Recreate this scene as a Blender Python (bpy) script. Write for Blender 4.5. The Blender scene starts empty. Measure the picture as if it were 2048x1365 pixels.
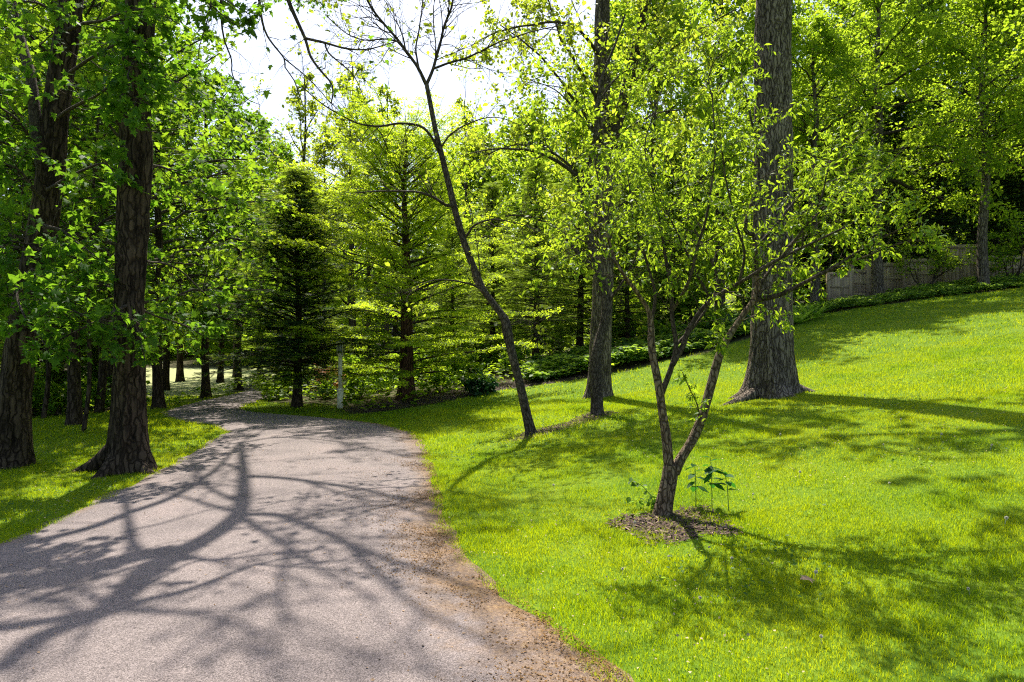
import bpy, math, numpy as np
from mathutils import Vector, Matrix
R = math.radians
C = bpy.context.scene.collection
SC = bpy.context.scene

# ------------------------------------------------------------------ camera, sky, sun, exposure
F, CX, HY, CH = 1365.33, 1024.0, 690.0, 1.6          # focal length in photo pixels, horizon row, eye height
cam = bpy.data.cameras.new('camera'); cam.lens = 24; cam.sensor_width = 36
cam.shift_y = (HY - 682.5) / 2048; cam.clip_start = 0.05; cam.clip_end = 2000
co = bpy.data.objects.new('camera', cam); C.objects.link(co)
co.location = (0, 0, CH); co.rotation_euler = (R(90), 0, 0); SC.camera = co

SUN_AZ, SUN_EL = -11.0, 58.0                           # azimuth from +Y (towards -X), elevation
S = np.array([math.sin(R(SUN_AZ)) * math.cos(R(SUN_EL)), math.cos(R(SUN_AZ)) * math.cos(R(SUN_EL)), math.sin(R(SUN_EL))])
w = bpy.data.worlds.new('World'); SC.world = w; w.use_nodes = True
nt = w.node_tree
sky = nt.nodes.new('ShaderNodeTexSky'); sky.sky_type = 'NISHITA'; sky.sun_disc = False
sky.sun_elevation = R(SUN_EL); sky.sun_rotation = R(SUN_AZ); sky.air_density = 1.0; sky.dust_density = 2.5; sky.ozone_density = 1.0
nt.links.new(sky.outputs[0], nt.nodes['Background'].inputs[0]); nt.nodes['Background'].inputs[1].default_value = 0.11
sl = bpy.data.lights.new('sun', 'SUN'); sl.energy = 5.0; sl.angle = R(0.55); sl.color = (1.0, 0.94, 0.84)
so = bpy.data.objects.new('sun', sl); C.objects.link(so)
so.rotation_euler = Vector((-S).tolist()).to_track_quat('-Z', 'Y').to_euler()
SC.view_settings.view_transform = 'Standard'; SC.view_settings.look = 'None'
SC.view_settings.gamma = 1; SC.view_settings.exposure = 1.05
SC.render.engine = 'CYCLES'
cy = SC.cycles
cy.filter_width = 1.15; cy.max_bounces = 8; cy.diffuse_bounces = 6; cy.glossy_bounces = 2; cy.transmission_bounces = 4; cy.transparent_max_bounces = 4
cy.use_denoising = False; cy.use_adaptive_sampling = True; cy.adaptive_threshold = 0.02
cy.caustics_reflective = False; cy.caustics_refractive = False
cy.sample_clamp_indirect = 6

# ------------------------------------------------------------------ helpers
rng = np.random.default_rng(11)
def V3(*a): return np.array(a, float)
def P(px, py, d): return V3((px - CX) / F * d, d, CH + (HY - py) / F * d)
def unit(v):
    v = np.asarray(v, float); return v / (np.linalg.norm(v, axis=-1, keepdims=True) + 1e-12)

def hash3(i, j, k):
    n = (i * 374761393 + j * 668265263 + k * 2147483647) & 0xffffffff
    n = ((n ^ (n >> 13)) * 1274126177) & 0xffffffff
    return ((n ^ (n >> 16)) & 0xffff) / 65535.0
def noise3(p):
    p = np.asarray(p, float); i = np.floor(p).astype(np.int64); f = p - i; f = f * f * (3 - 2 * f)
    r = 0
    for a in (0, 1):
        for b in (0, 1):
            for c in (0, 1):
                wgt = (f[..., 0] if a else 1 - f[..., 0]) * (f[..., 1] if b else 1 - f[..., 1]) * (f[..., 2] if c else 1 - f[..., 2])
                r = r + wgt * hash3(i[..., 0] + a, i[..., 1] + b, i[..., 2] + c)
    return r
def noise2(x, y, s, seed=0):
    return noise3(np.stack([np.asarray(x) * s + 91.7, np.asarray(y) * s + 37.3, np.full(np.shape(x), seed * 7.31 + 0.5)], -1))

def tag(o, label=None, cat=None, group=None, kind=None):
    if label: o['label'] = label
    if cat: o['category'] = cat
    if group: o['group'] = group
    if kind: o['kind'] = kind
    return o
def empty(name, loc, label, cat, group=None):
    o = bpy.data.objects.new(name, None); o.empty_display_size = 0.2; C.objects.link(o)
    o.location = [float(a) for a in loc]
    return tag(o, label, cat, group)
def mesh_obj(name, V, faces, mat, parent=None, smooth=False, attrs=None):
    """faces: list of integer arrays (n,k); one mesh object."""
    me = bpy.data.meshes.new(name)
    V = np.ascontiguousarray(V, np.float32)
    faces = [np.asarray(f, np.int32) for f in faces if len(f)]
    tot = np.concatenate([np.full(len(f), f.shape[1], np.int32) for f in faces])
    idx = np.concatenate([f.ravel() for f in faces])
    start = np.concatenate([[0], np.cumsum(tot)[:-1]]).astype(np.int32)
    me.vertices.add(len(V)); me.vertices.foreach_set('co', V.ravel())
    me.loops.add(len(idx)); me.loops.foreach_set('vertex_index', idx)
    me.polygons.add(len(tot)); me.polygons.foreach_set('loop_start', start)
    if smooth: me.polygons.foreach_set('use_smooth', np.ones(len(tot), bool))
    me.update(calc_edges=True)
    for n, a in (attrs or {}).items():
        at = me.attributes.new(n, 'FLOAT', 'POINT'); at.data.foreach_set('value', np.asarray(a, np.float32))
    me.materials.append(mat)
    o = bpy.data.objects.new(name, me); C.objects.link(o)
    if parent:
        o.parent = parent; top = parent
        while top.parent: top = top.parent
        me.transform(Matrix.Translation(-top.location))
    return o
def copy_tree(root, loc, rz, sc, label, group=None, cat=None):
    c = root.copy(); C.objects.link(c); c.location = [float(a) for a in loc]; c.rotation_euler = (0, 0, rz)
    c.scale = (sc, sc, sc) if np.isscalar(sc) else sc
    for k in ('group',):
        if k in c: del c[k]
    tag(c, label, cat, group)
    for ch in root.children:
        d = ch.copy(); C.objects.link(d); d.parent = c
        for g in ch.children:
            e = g.copy(); C.objects.link(e); e.parent = d
    return c

class MB:
    """collects vertices and faces for ONE mesh"""
    def __init__(s): s.v = []; s.t = []; s.q = []; s.n = 0
    def add(s, V, tris=None, quads=None):
        V = np.asarray(V, float)
        if tris is not None and len(tris): s.t.append(np.asarray(tris) + s.n)
        if quads is not None and len(quads): s.q.append(np.asarray(quads) + s.n)
        s.v.append(V); s.n += len(V)
    def box(s, c, h, rz=0.0, tilt=0.0):
        c = np.asarray(c, float); h = np.asarray(h, float)
        k = np.array([[x, y, z] for z in (-1, 1) for y in (-1, 1) for x in (-1, 1)]) * h
        ct, st = math.cos(tilt), math.sin(tilt)
        k = np.stack([k[:, 0] * ct - k[:, 2] * st, k[:, 1], k[:, 0] * st + k[:, 2] * ct], 1)
        cr, sr = math.cos(rz), math.sin(rz)
        k = np.stack([k[:, 0] * cr - k[:, 1] * sr, k[:, 0] * sr + k[:, 1] * cr, k[:, 2]], 1) + c
        s.add(k, quads=[[0, 2, 3, 1], [4, 5, 7, 6], [0, 1, 5, 4], [1, 3, 7, 5], [3, 2, 6, 7], [2, 0, 4, 6]])
    def tube(s, pts, rad, sides=6, cap=True):
        pts = np.asarray(pts, float); n = len(pts)
        rad = np.broadcast_to(np.asarray(rad, float), (n,))
        T = unit(np.gradient(pts, axis=0))
        ref = V3(0, 0, 1) if abs(T[0][2]) < 0.9 else V3(1, 0, 0)
        u = unit(np.cross(T[0], ref)); U = [u]
        for i in range(1, n):
            u = u - T[i] * np.dot(u, T[i]); u = u / (np.linalg.norm(u) + 1e-12); U.append(u)
        U = np.array(U); W = np.cross(T, U)
        a = np.arange(sides) * 2 * math.pi / sides
        ring = pts[:, None] + rad[:, None, None] * (np.cos(a)[None, :, None] * U[:, None] + np.sin(a)[None, :, None] * W[:, None])
        i = np.arange(n - 1)[:, None] * sides; j = np.arange(sides)[None]; j2 = (j + 1) % sides
        q = np.stack([i + j, i + j2, i + sides + j2, i + sides + j], -1).reshape(-1, 4)
        V = ring.reshape(-1, 3)
        tr = None
        if cap:
            V = np.vstack([V, pts[-1] + T[-1] * rad[-1]])
            b = (n - 1) * sides
            tr = np.stack([b + np.arange(sides), b + (np.arange(sides) + 1) % sides, np.full(sides, n * sides)], 1)
        s.add(V, tr, q)
    def lathe(s, prof, c, sides=20):
        pts = np.array([[0, 0, z] for r, z in prof]) + np.asarray(c, float)
        a = np.arange(sides) * 2 * math.pi / sides
        ring = np.stack([np.array([[r * math.cos(t), r * math.sin(t), z] for t in a]) for r, z in prof]) + np.asarray(c, float)
        n = len(prof); i = np.arange(n - 1)[:, None] * sides; j = np.arange(sides)[None]; j2 = (j + 1) % sides
        s.add(ring.reshape(-1, 3), None, np.stack([i + j, i + j2, i + sides + j2, i + sides + j], -1).reshape(-1, 4))
    def build(s, name, mat, parent=None, smooth=False):
        fs = []
        if s.t: fs.append(np.vstack(s.t))
        if s.q: fs.append(np.vstack(s.q))
        return mesh_obj(name, np.vstack(s.v), fs, mat, parent, smooth)

def spline(pts, step=0.12):
    """Catmull-Rom resample; pts may carry extra columns (radius)"""
    p = np.asarray(pts, float); n = len(p)
    q = np.vstack([2 * p[0] - p[1], p, 2 * p[-1] - p[-2]]); out = []
    for i in range(n - 1):
        a, b, c, d = q[i], q[i + 1], q[i + 2], q[i + 3]
        m = max(2, int(np.linalg.norm((c - b)[:3]) / step))
        t = np.arange(m)[:, None] / m
        out.append(0.5 * (2 * b + (c - a) * t + (2 * a - 5 * b + 4 * c - d) * t**2 + (3 * b - a - 3 * c + d) * t**3))
    out.append(p[-1:]); return np.vstack(out)

# ------------------------------------------------------------------ materials
def mat_new(name):
    m = bpy.data.materials.new(name); m.use_nodes = True
    return m, m.node_tree, m.node_tree.nodes, m.node_tree.links
def ramp(ns, cols):
    r = ns.new('ShaderNodeValToRGB'); e = r.color_ramp.elements
    while len(e) < len(cols): e.new(0.5)
    for k, (p, c) in zip(e, cols): k.position = p; k.color = (*c, 1)
    return r
def leaf_mat(name, dark, light, trans, mix=0.5, rough=0.45, spec=0.35):
    m, t, ns, ln = mat_new(name)
    geo = ns.new('ShaderNodeNewGeometry')
    r1 = ramp(ns, [(0, dark), (1, light)]); ln.new(geo.outputs['Random Per Island'], r1.inputs[0])
    bs = ns['Principled BSDF']; bs.inputs['Roughness'].default_value = rough; bs.inputs['Specular IOR Level'].default_value = spec
    ln.new(r1.outputs[0], bs.inputs['Base Color'])
    tl = ns.new('ShaderNodeBsdfTranslucent')
    r2 = ramp(ns, [(0, tuple(c * 0.72 for c in trans)), (1, tuple(min(1, c * 1.15) for c in trans))]); ln.new(geo.outputs['Random Per Island'], r2.inputs[0])
    ln.new(r2.outputs[0], tl.inputs[0])
    mx = ns.new('ShaderNodeMixShader'); mx.inputs[0].default_value = mix
    ln.new(bs.outputs[0], mx.inputs[1]); ln.new(tl.outputs[0], mx.inputs[2])
    ln.new(mx.outputs[0], ns['Material Output'].inputs[0]); return m
def bark_mat(name, c1, c2, scale=18, bump=0.6, stretch=0.18, moss=None):
    m, t, ns, ln = mat_new(name); bs = ns['Principled BSDF']
    tc = ns.new('ShaderNodeTexCoord'); mp = ns.new('ShaderNodeMapping'); mp.inputs['Scale'].default_value = (1, 1, stretch)
    ln.new(tc.outputs['Object'], mp.inputs[0])
    n1 = ns.new('ShaderNodeTexNoise'); n1.inputs['Scale'].default_value = scale; n1.inputs['Detail'].default_value = 6; n1.inputs['Roughness'].default_value = .65
    ln.new(mp.outputs[0], n1.inputs['Vector'])
    r = ramp(ns, [(0.32, c1), (0.68, c2)]); ln.new(n1.outputs[0], r.inputs[0])
    n2 = ns.new('ShaderNodeTexNoise'); n2.inputs['Scale'].default_value = 1.7; n2.inputs['Detail'].default_value = 4
    ln.new(tc.outputs['Object'], n2.inputs['Vector'])
    mx = ns.new('ShaderNodeMix'); mx.data_type = 'RGBA'; mx.blend_type = 'MIX'
    rr = ramp(ns, [(0.45, (0, 0, 0)), (0.7, (1, 1, 1))]); ln.new(n2.outputs[0], rr.inputs[0])
    ml = ns.new('ShaderNodeMath'); ml.operation = 'MULTIPLY'; ml.inputs[1].default_value = 0.5; ln.new(rr.outputs[0], ml.inputs[0])
    ln.new(ml.outputs[0], mx.inputs[0]); ln.new(r.outputs[0], mx.inputs[6])
    mx.inputs[7].default_value = (*(moss or tuple(c * 1.15 for c in c2)), 1)
    vo = ns.new('ShaderNodeTexVoronoi'); vo.feature = 'DISTANCE_TO_EDGE'; vo.inputs['Scale'].default_value = scale * .9
    mp2 = ns.new('ShaderNodeMapping'); mp2.inputs['Scale'].default_value = (1, 1, stretch * 1.1); nd = ns.new('ShaderNodeTexNoise'); nd.inputs['Scale'].default_value = 5; nd.inputs['Detail'].default_value = 3
    ln.new(tc.outputs['Object'], nd.inputs['Vector']); va = ns.new('ShaderNodeVectorMath'); va.operation = 'MULTIPLY_ADD'; va.inputs[1].default_value = (.16, .16, .16); ln.new(nd.outputs['Color'], va.inputs[0]); ln.new(tc.outputs['Object'], va.inputs[2])
    ln.new(va.outputs[0], mp2.inputs[0]); ln.new(mp2.outputs[0], vo.inputs['Vector'])
    fr = ramp(ns, [(0, (.28, .26, .25)), (.16, (1, 1, 1))]); ln.new(vo.outputs['Distance'], fr.inputs[0])
    mf = ns.new('ShaderNodeMix'); mf.data_type = 'RGBA'; mf.blend_type = 'MULTIPLY'; mf.inputs[0].default_value = 1; ln.new(mx.outputs[2], mf.inputs[6]); ln.new(fr.outputs[0], mf.inputs[7])
    mx = mf
    ln.new(mx.outputs[2], bs.inputs['Base Color']); bs.inputs['Roughness'].default_value = 0.9; bs.inputs['Specular IOR Level'].default_value = 0.15
    bp = ns.new('ShaderNodeBump'); bp.inputs['Strength'].default_value = bump; bp.inputs['Distance'].default_value = 0.03
    hh = ns.new('ShaderNodeMath'); hh.operation = 'ADD'; ln.new(n1.outputs[0], hh.inputs[0]); ln.new(fr.outputs[0], hh.inputs[1])
    ln.new(hh.outputs[0], bp.inputs['Height']); ln.new(bp.outputs[0], bs.inputs['Normal']); return m

M = {}
M['bark_dark'] = bark_mat('bark_dark', (.013, .009, .006), (.115, .080, .053), 17, 1.0, .15)
M['bark_grey'] = bark_mat('bark_grey', (.045, .035, .026), (.30, .24, .18), 20, 1.0, .14)
M['bark_slim'] = bark_mat('bark_slim', (.035, .027, .021), (.17, .135, .10), 28, .7, .35)
M['bark_tan'] = bark_mat('bark_tan', (.08, .052, .034), (.36, .26, .17), 30, .8, .30, (.22, .19, .11))
M['bark_red'] = bark_mat('bark_red', (.030, .016, .010), (.14, .07, .04), 16, .7, .12)
M['twig'] = bark_mat('twig', (.035, .027, .02), (.11, .085, .062), 30, .3, .5)
M['maple_leaf'] = leaf_mat('maple_leaf', (.022, .070, .008), (.05, .125, .012), (.24, .46, .02), .48, .6, .14)
M['maple_far'] = leaf_mat('maple_far', (.035, .09, .008), (.08, .16, .012), (.36, .56, .022), .5, .6, .14)
M['lime_leaf'] = leaf_mat('lime_leaf', (.06, .125, .008), (.11, .175, .012), (.50, .70, .03), .57, .5, .2)
M['yellow_leaf'] = leaf_mat('yellow_leaf', (.10, .15, .012), (.16, .19, .02), (.57, .70, .04), .54, .5, .2)
M['lance_leaf'] = leaf_mat('lance_leaf', (.05, .115, .008), (.095, .17, .012), (.44, .62, .025), .52, .5, .22)
M['larch_leaf'] = leaf_mat('larch_leaf', (.08, .145, .008), (.135, .20, .012), (.62, .80, .03), .58, .55, .15)
M['spruce_leaf'] = leaf_mat('spruce_leaf', (.010, .030, .012), (.028, .065, .02), (.06, .14, .02), .3, .55, .25)
M['spruce_tip'] = leaf_mat('spruce_tip', (.08, .14, .012), (.14, .20, .02), (.50, .66, .05), .5, .55, .15)
M['hemlock_leaf'] = leaf_mat('hemlock_leaf', (.045, .085, .010), (.10, .145, .018), (.42, .58, .04), .5, .55, .2)
M['shrub_dark'] = leaf_mat('shrub_dark', (.014, .05, .02), (.035, .095, .035), (.08, .22, .05), .35, .42, .35)
M['cover_leaf'] = leaf_mat('cover_leaf', (.04, .10, .018), (.09, .17, .03), (.34, .52, .05), .5, .55, .2)
M['fern_leaf'] = leaf_mat('fern_leaf', (.07, .16, .012), (.12, .22, .02), (.45, .70, .05), .5, .45, .3)
M['stalk_leaf'] = leaf_mat('stalk_leaf', (.012, .06, .012), (.025, .09, .015), (.06, .26, .02), .4, .6, .12)
M['bloom'] = leaf_mat('bloom', (.30, .32, .16), (.48, .48, .26), (.55, .60, .25), .35, .5, .3)
M['copper_leaf'] = leaf_mat('copper_leaf', (.12, .05, .025), (.22, .09, .04), (.45, .20, .08), .4, .6, .2)

def simple_mat(name, col, rough=.6, spec=.3):
    m, t, ns, ln = mat_new(name); b = ns['Principled BSDF']
    tc = ns.new('ShaderNodeTexCoord'); n = ns.new('ShaderNodeTexNoise'); n.inputs['Scale'].default_value = 14; n.inputs['Detail'].default_value = 5
    ln.new(tc.outputs['Object'], n.inputs['Vector'])
    r = ramp(ns, [(.3, tuple(c * .78 for c in col)), (.7, tuple(min(1, c * 1.12) for c in col))]); ln.new(n.outputs[0], r.inputs[0])
    ln.new(r.outputs[0], b.inputs['Base Color'])
    b.inputs['Roughness'].default_value = rough; b.inputs['Specular IOR Level'].default_value = spec
    return m
M['white_paint'] = simple_mat('white_paint', (.84, .78, .56), .5)
M['lamp_glass'] = simple_mat('lamp_glass', (.25, .27, .26), .15, .5)
M['black_metal'] = simple_mat('black_metal', (.02, .02, .02), .4)
M['dry'] = simple_mat('dry', (.30, .20, .12), .8)
M['tassel'] = leaf_mat('tassel', (.07, .038, .015), (.30, .17, .06), (.2, .12, .03), .2, .8, .1)
M['straw'] = simple_mat('straw', (.40, .32, .18), .8)
M['puff'] = leaf_mat('puff', (.60, .58, .50), (.75, .72, .62), (.7, .68, .58), .4, .9, .1)
M['stem'] = simple_mat('stem', (.16, .26, .05), .5)

def wood_mat():
    m, t, ns, ln = mat_new('weathered_wood'); b = ns['Principled BSDF']
    geo = ns.new('ShaderNodeNewGeometry'); tc = ns.new('ShaderNodeTexCoord')
    mp = ns.new('ShaderNodeMapping'); mp.inputs['Scale'].default_value = (30, 30, 2); ln.new(tc.outputs['Object'], mp.inputs[0])
    n = ns.new('ShaderNodeTexNoise'); n.inputs['Scale'].default_value = 1; n.inputs['Detail'].default_value = 5; ln.new(mp.outputs[0], n.inputs['Vector'])
    ad = ns.new('ShaderNodeMath'); ad.operation = 'ADD'; ln.new(n.outputs[0], ad.inputs[0])
    ml = ns.new('ShaderNodeMath'); ml.operation = 'MULTIPLY'; ml.inputs[1].default_value = .45; ln.new(geo.outputs['Random Per Island'], ml.inputs[0]); ln.new(ml.outputs[0], ad.inputs[1])
    r = ramp(ns, [(.3, (.19, .135, .085)), (1, (.50, .38, .26))]); ln.new(ad.outputs[0], r.inputs[0]); ln.new(r.outputs[0], b.inputs['Base Color'])
    b.inputs['Roughness'].default_value = .9; return m
M['wood'] = wood_mat()

def grass_mat():
    m, t, ns, ln = mat_new('grass_blade')
    geo = ns.new('ShaderNodeNewGeometry'); tc = ns.new('ShaderNodeTexCoord')
    n = ns.new('ShaderNodeTexNoise'); n.inputs['Scale'].default_value = .9; n.inputs['Detail'].default_value = 5; n.inputs['Roughness'].default_value = .6; ln.new(tc.outputs['Object'], n.inputs['Vector'])
    ad = ns.new('ShaderNodeMath'); ad.operation = 'MULTIPLY_ADD'; ad.inputs[1].default_value = .34; ln.new(geo.outputs['Random Per Island'], ad.inputs[0])
    mr = ns.new('ShaderNodeMapRange'); mr.inputs[1].default_value = .3; mr.inputs[2].default_value = .7; mr.inputs[3].default_value = 0; mr.inputs[4].default_value = .62
    nb = ns.new('ShaderNodeTexNoise'); nb.inputs['Scale'].default_value = .28; nb.inputs['Detail'].default_value = 3; ln.new(tc.outputs['Object'], nb.inputs['Vector'])
    nm = ns.new('ShaderNodeMix'); nm.data_type = 'FLOAT'; nm.inputs[0].default_value = .42; ln.new(n.outputs[0], nm.inputs[2]); ln.new(nb.outputs[0], nm.inputs[3])
    mr.inputs[1].default_value = .34; mr.inputs[2].default_value = .64
    ln.new(nm.outputs[0], mr.inputs[0]); ln.new(mr.outputs[0], ad.inputs[2])
    r1 = ramp(ns, [(0, (.045, .125, .003)), (.55, (.120, .184, .003)), (1, (.18, .215, .008))]); ln.new(ad.outputs[0], r1.inputs[0])
    r2 = ramp(ns, [(0, (.24, .48, .004)), (.55, (.58, .69, .004)), (1, (.70, .74, .012))]); ln.new(ad.outputs[0], r2.inputs[0])
    bs = ns['Principled BSDF']; bs.inputs['Roughness'].default_value = .4; bs.inputs['Specular IOR Level'].default_value = .3
    ln.new(r1.outputs[0], bs.inputs['Base Color'])
    tl = ns.new('ShaderNodeBsdfTranslucent'); ln.new(r2.outputs[0], tl.inputs[0])
    mx = ns.new('ShaderNodeMixShader'); mx.inputs[0].default_value = .5
    ln.new(bs.outputs[0], mx.inputs[1]); ln.new(tl.outputs[0], mx.inputs[2]); ln.new(mx.outputs[0], ns['Material Output'].inputs[0]); return m
M['grass'] = grass_mat()

def ground_mat():
    m, t, ns, ln = mat_new('ground'); b = ns['Principled BSDF']; b.inputs['Roughness'].default_value = .95; b.inputs['Specular IOR Level'].default_value = .1
    tc = ns.new('ShaderNodeTexCoord')
    def nz(s, d=5):
        n = ns.new('ShaderNodeTexNoise'); n.inputs['Scale'].default_value = s; n.inputs['Detail'].default_value = d; ln.new(tc.outputs['Object'], n.inputs['Vector']); return n
    n1, n2, n3 = nz(1.1), nz(28), nz(9, 8)
    a1 = ns.new('ShaderNodeMath'); a1.operation = 'MULTIPLY_ADD'; a1.inputs[1].default_value = .5; ln.new(n2.outputs[0], a1.inputs[0])
    h = ns.new('ShaderNodeMath'); h.operation = 'MULTIPLY'; h.inputs[1].default_value = .5; ln.new(n1.outputs[0], h.inputs[0]); ln.new(h.outputs[0], a1.inputs[2])
    lawn = ramp(ns, [(.3, (.045, .095, .006)), (.5, (.10, .17, .01)), (.72, (.17, .22, .02))]); ln.new(a1.outputs[0], lawn.inputs[0])
    wood = ramp(ns, [(.3, (.03, .022, .014)), (.5, (.08, .06, .035)), (.6, (.04, .07, .015)), (.75, (.20, .14, .09))]); ln.new(n3.outputs[0], wood.inputs[0])
    field = ramp(ns, [(.3, (.20, .24, .07)), (.7, (.38, .37, .20))]); ln.new(n3.outputs[0], field.inputs[0])
    at = ns.new('ShaderNodeAttribute'); at.attribute_name = 'woods'; at2 = ns.new('ShaderNodeAttribute'); at2.attribute_name = 'field'
    m1 = ns.new('ShaderNodeMix'); m1.data_type = 'RGBA'; ln.new(at.outputs['Fac'], m1.inputs[0]); ln.new(lawn.outputs[0], m1.inputs[6]); ln.new(wood.outputs[0], m1.inputs[7])
    m2 = ns.new('ShaderNodeMix'); m2.data_type = 'RGBA'; ln.new(at2.outputs['Fac'], m2.inputs[0]); ln.new(m1.outputs[2], m2.inputs[6]); ln.new(field.outputs[0], m2.inputs[7])
    ln.new(m2.outputs[2], b.inputs['Base Color'])
    bp = ns.new('ShaderNodeBump'); bp.inputs['Strength'].default_value = .6; bp.inputs['Distance'].default_value = .05; ln.new(n3.outputs[0], bp.inputs['Height']); ln.new(bp.outputs[0], b.inputs['Normal'])
    return m
M['ground'] = ground_mat()

def drive_mat():
    m, t, ns, ln = mat_new('asphalt_chip'); b = ns['Principled BSDF']; b.inputs['Roughness'].default_value = .85; b.inputs['Specular IOR Level'].default_value = .25
    tc = ns.new('ShaderNodeTexCoord')
    vo = ns.new('ShaderNodeTexVoronoi'); vo.inputs['Scale'].default_value = 190; ln.new(tc.outputs['Object'], vo.inputs['Vector'])
    sep = ns.new('ShaderNodeSeparateColor'); ln.new(vo.outputs['Color'], sep.inputs[0])
    chips = ramp(ns, [(0, (.092, .077, .073)), (.35, (.185, .154, .146)), (.7, (.25, .209, .198)), (1, (.36, .303, .288))]); ln.new(sep.outputs[0], chips.inputs[0])
    n1 = ns.new('ShaderNodeTexNoise'); n1.inputs['Scale'].default_value = 1.3; n1.inputs['Detail'].default_value = 7; n1.inputs['Roughness'].default_value = .65; ln.new(tc.outputs['Object'], n1.inputs['Vector'])
    var = ramp(ns, [(.3, (.66, .65, .66)), (.5, (.95, .94, .93)), (.7, (1.10, 1.06, 1.04))]); ln.new(n1.outputs[0], var.inputs[0])
    mu = ns.new('ShaderNodeMix'); mu.data_type = 'RGBA'; mu.blend_type = 'MULTIPLY'; mu.inputs[0].default_value = 1; ln.new(chips.outputs[0], mu.inputs[6]); ln.new(var.outputs[0], mu.inputs[7])
    # ochre pollen and tassels: swept to the edge on the right, in drifts elsewhere
    at = ns.new('ShaderNodeAttribute'); at.attribute_name = 'dust'
    n2 = ns.new('ShaderNodeTexNoise'); n2.inputs['Scale'].default_value = 3.0; n2.inputs['Detail'].default_value = 8; n2.inputs['Roughness'].default_value = .72; ln.new(tc.outputs['Object'], n2.inputs['Vector'])
    ad = ns.new('ShaderNodeMath'); ad.operation = 'ADD'; ln.new(at.outputs['Fac'], ad.inputs[0]); ln.new(n2.outputs[0], ad.inputs[1])
    mk = ns.new('ShaderNodeMapRange'); mk.inputs[1].default_value = .78; mk.inputs[2].default_value = 1.22; mk.inputs[4].default_value = .9; ln.new(ad.outputs[0], mk.inputs[0])
    n3 = ns.new('ShaderNodeTexNoise'); n3.inputs['Scale'].default_value = 40; n3.inputs['Detail'].default_value = 4; ln.new(tc.outputs['Object'], n3.inputs['Vector'])
    och = ramp(ns, [(.3, (.08, .046, .022)), (.55, (.21, .12, .048)), (.75, (.36, .24, .11))]); ln.new(n3.outputs[0], och.inputs[0])
    mx = ns.new('ShaderNodeMix'); mx.data_type = 'RGBA'; ln.new(mk.outputs[0], mx.inputs[0]); ln.new(mu.outputs[2], mx.inputs[6]); ln.new(och.outputs[0], mx.inputs[7])
    ln.new(mx.outputs[2], b.inputs['Base Color'])
    bp = ns.new('ShaderNodeBump'); bp.inputs['Strength'].default_value = .7; bp.inputs['Distance'].default_value = .008; ln.new(vo.outputs['Distance'], bp.inputs['Height']); bp.invert = True
    ln.new(bp.outputs[0], b.inputs['Normal']); return m
M['drive'] = drive_mat()
def mulch_mat():
    m, t, ns, ln = mat_new('mulch'); b = ns['Principled BSDF']; b.inputs['Roughness'].default_value = .95
    geo = ns.new('ShaderNodeNewGeometry')
    r = ramp(ns, [(0, (.018, .010, .007)), (.6, (.065, .037, .026)), (.92, (.14, .085, .06)), (1, (.30, .21, .15))]); ln.new(geo.outputs['Random Per Island'], r.inputs[0]); ln.new(r.outputs[0], b.inputs['Base Color']); return m
M['mulch'] = mulch_mat()
M['soil'] = simple_mat('soil', (.075, .045, .03), .95, .1)

# ------------------------------------------------------------------ terrain
ctl = [(-4, 3, 0), (.3, 3.4, 0), (-.2, 5, 0), (-.8, 8, 0), (-1.5, 11.5, 0), (-2.7, 14, 0), (-5, 12, 0), (-7, 16, 0), (-8, 22, 0), (-12, 8, 0), (-5, 8.7, 0), (-15, 15, -.1),
       (-14, 30, 0), (-25, 25, -.2), (-40, 50, 0), (0, -5, 0), (-20, -10, 0), (20, -10, 1.2), (-30, 5, -.2), (-5.5, 17.5, 0), (-4.3, 17, 0),
       (0, 35, 1.2), (8, 40, 3.2), (20, 45, 6), (40, 50, 8), (0, 60, 1.5), (-20, 60, 0), (40, 20, 6), (40, 0, 3.5), (30, 90, 9), (-5, 30, .3), (-8, 40, .3), (60, 60, 9), (-60, 0, 0), (-60, 90, 0), (60, -10, 4)]
ctl += [tuple(P(*a)) for a in [(1325, 1035, 6.0), (1058, 870, 11), (1195, 828, 12.5), (1195, 795, 16), (1540, 792, 13), (2048, 1365, 3.2), (2048, 1000, 5.6), (2048, 800, 9), (2048, 700, 14),
                               (1840, 600, 25), (2048, 575, 26), (1640, 630, 24), (1440, 700, 20), (1240, 745, 19), (1000, 780, 18), (860, 810, 16.5), (690, 835, 15.3), (1680, 602, 30), (2040, 548, 31)]]
ctl = np.array(ctl)
def tps(r2): return r2 * np.log(r2 + 1e-9) * 0.5
N = len(ctl); A = np.zeros((N + 3, N + 3)); d2 = ((ctl[:, None, :2] - ctl[None, :, :2]) ** 2).sum(-1)
A[:N, :N] = tps(d2) + np.eye(N) * 1.0; A[:N, N] = 1; A[:N, N + 1:] = ctl[:, :2]; A[N:, :N] = A[:N, N:].T
sol = np.linalg.solve(A, np.concatenate([ctl[:, 2], np.zeros(3)]))

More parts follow.
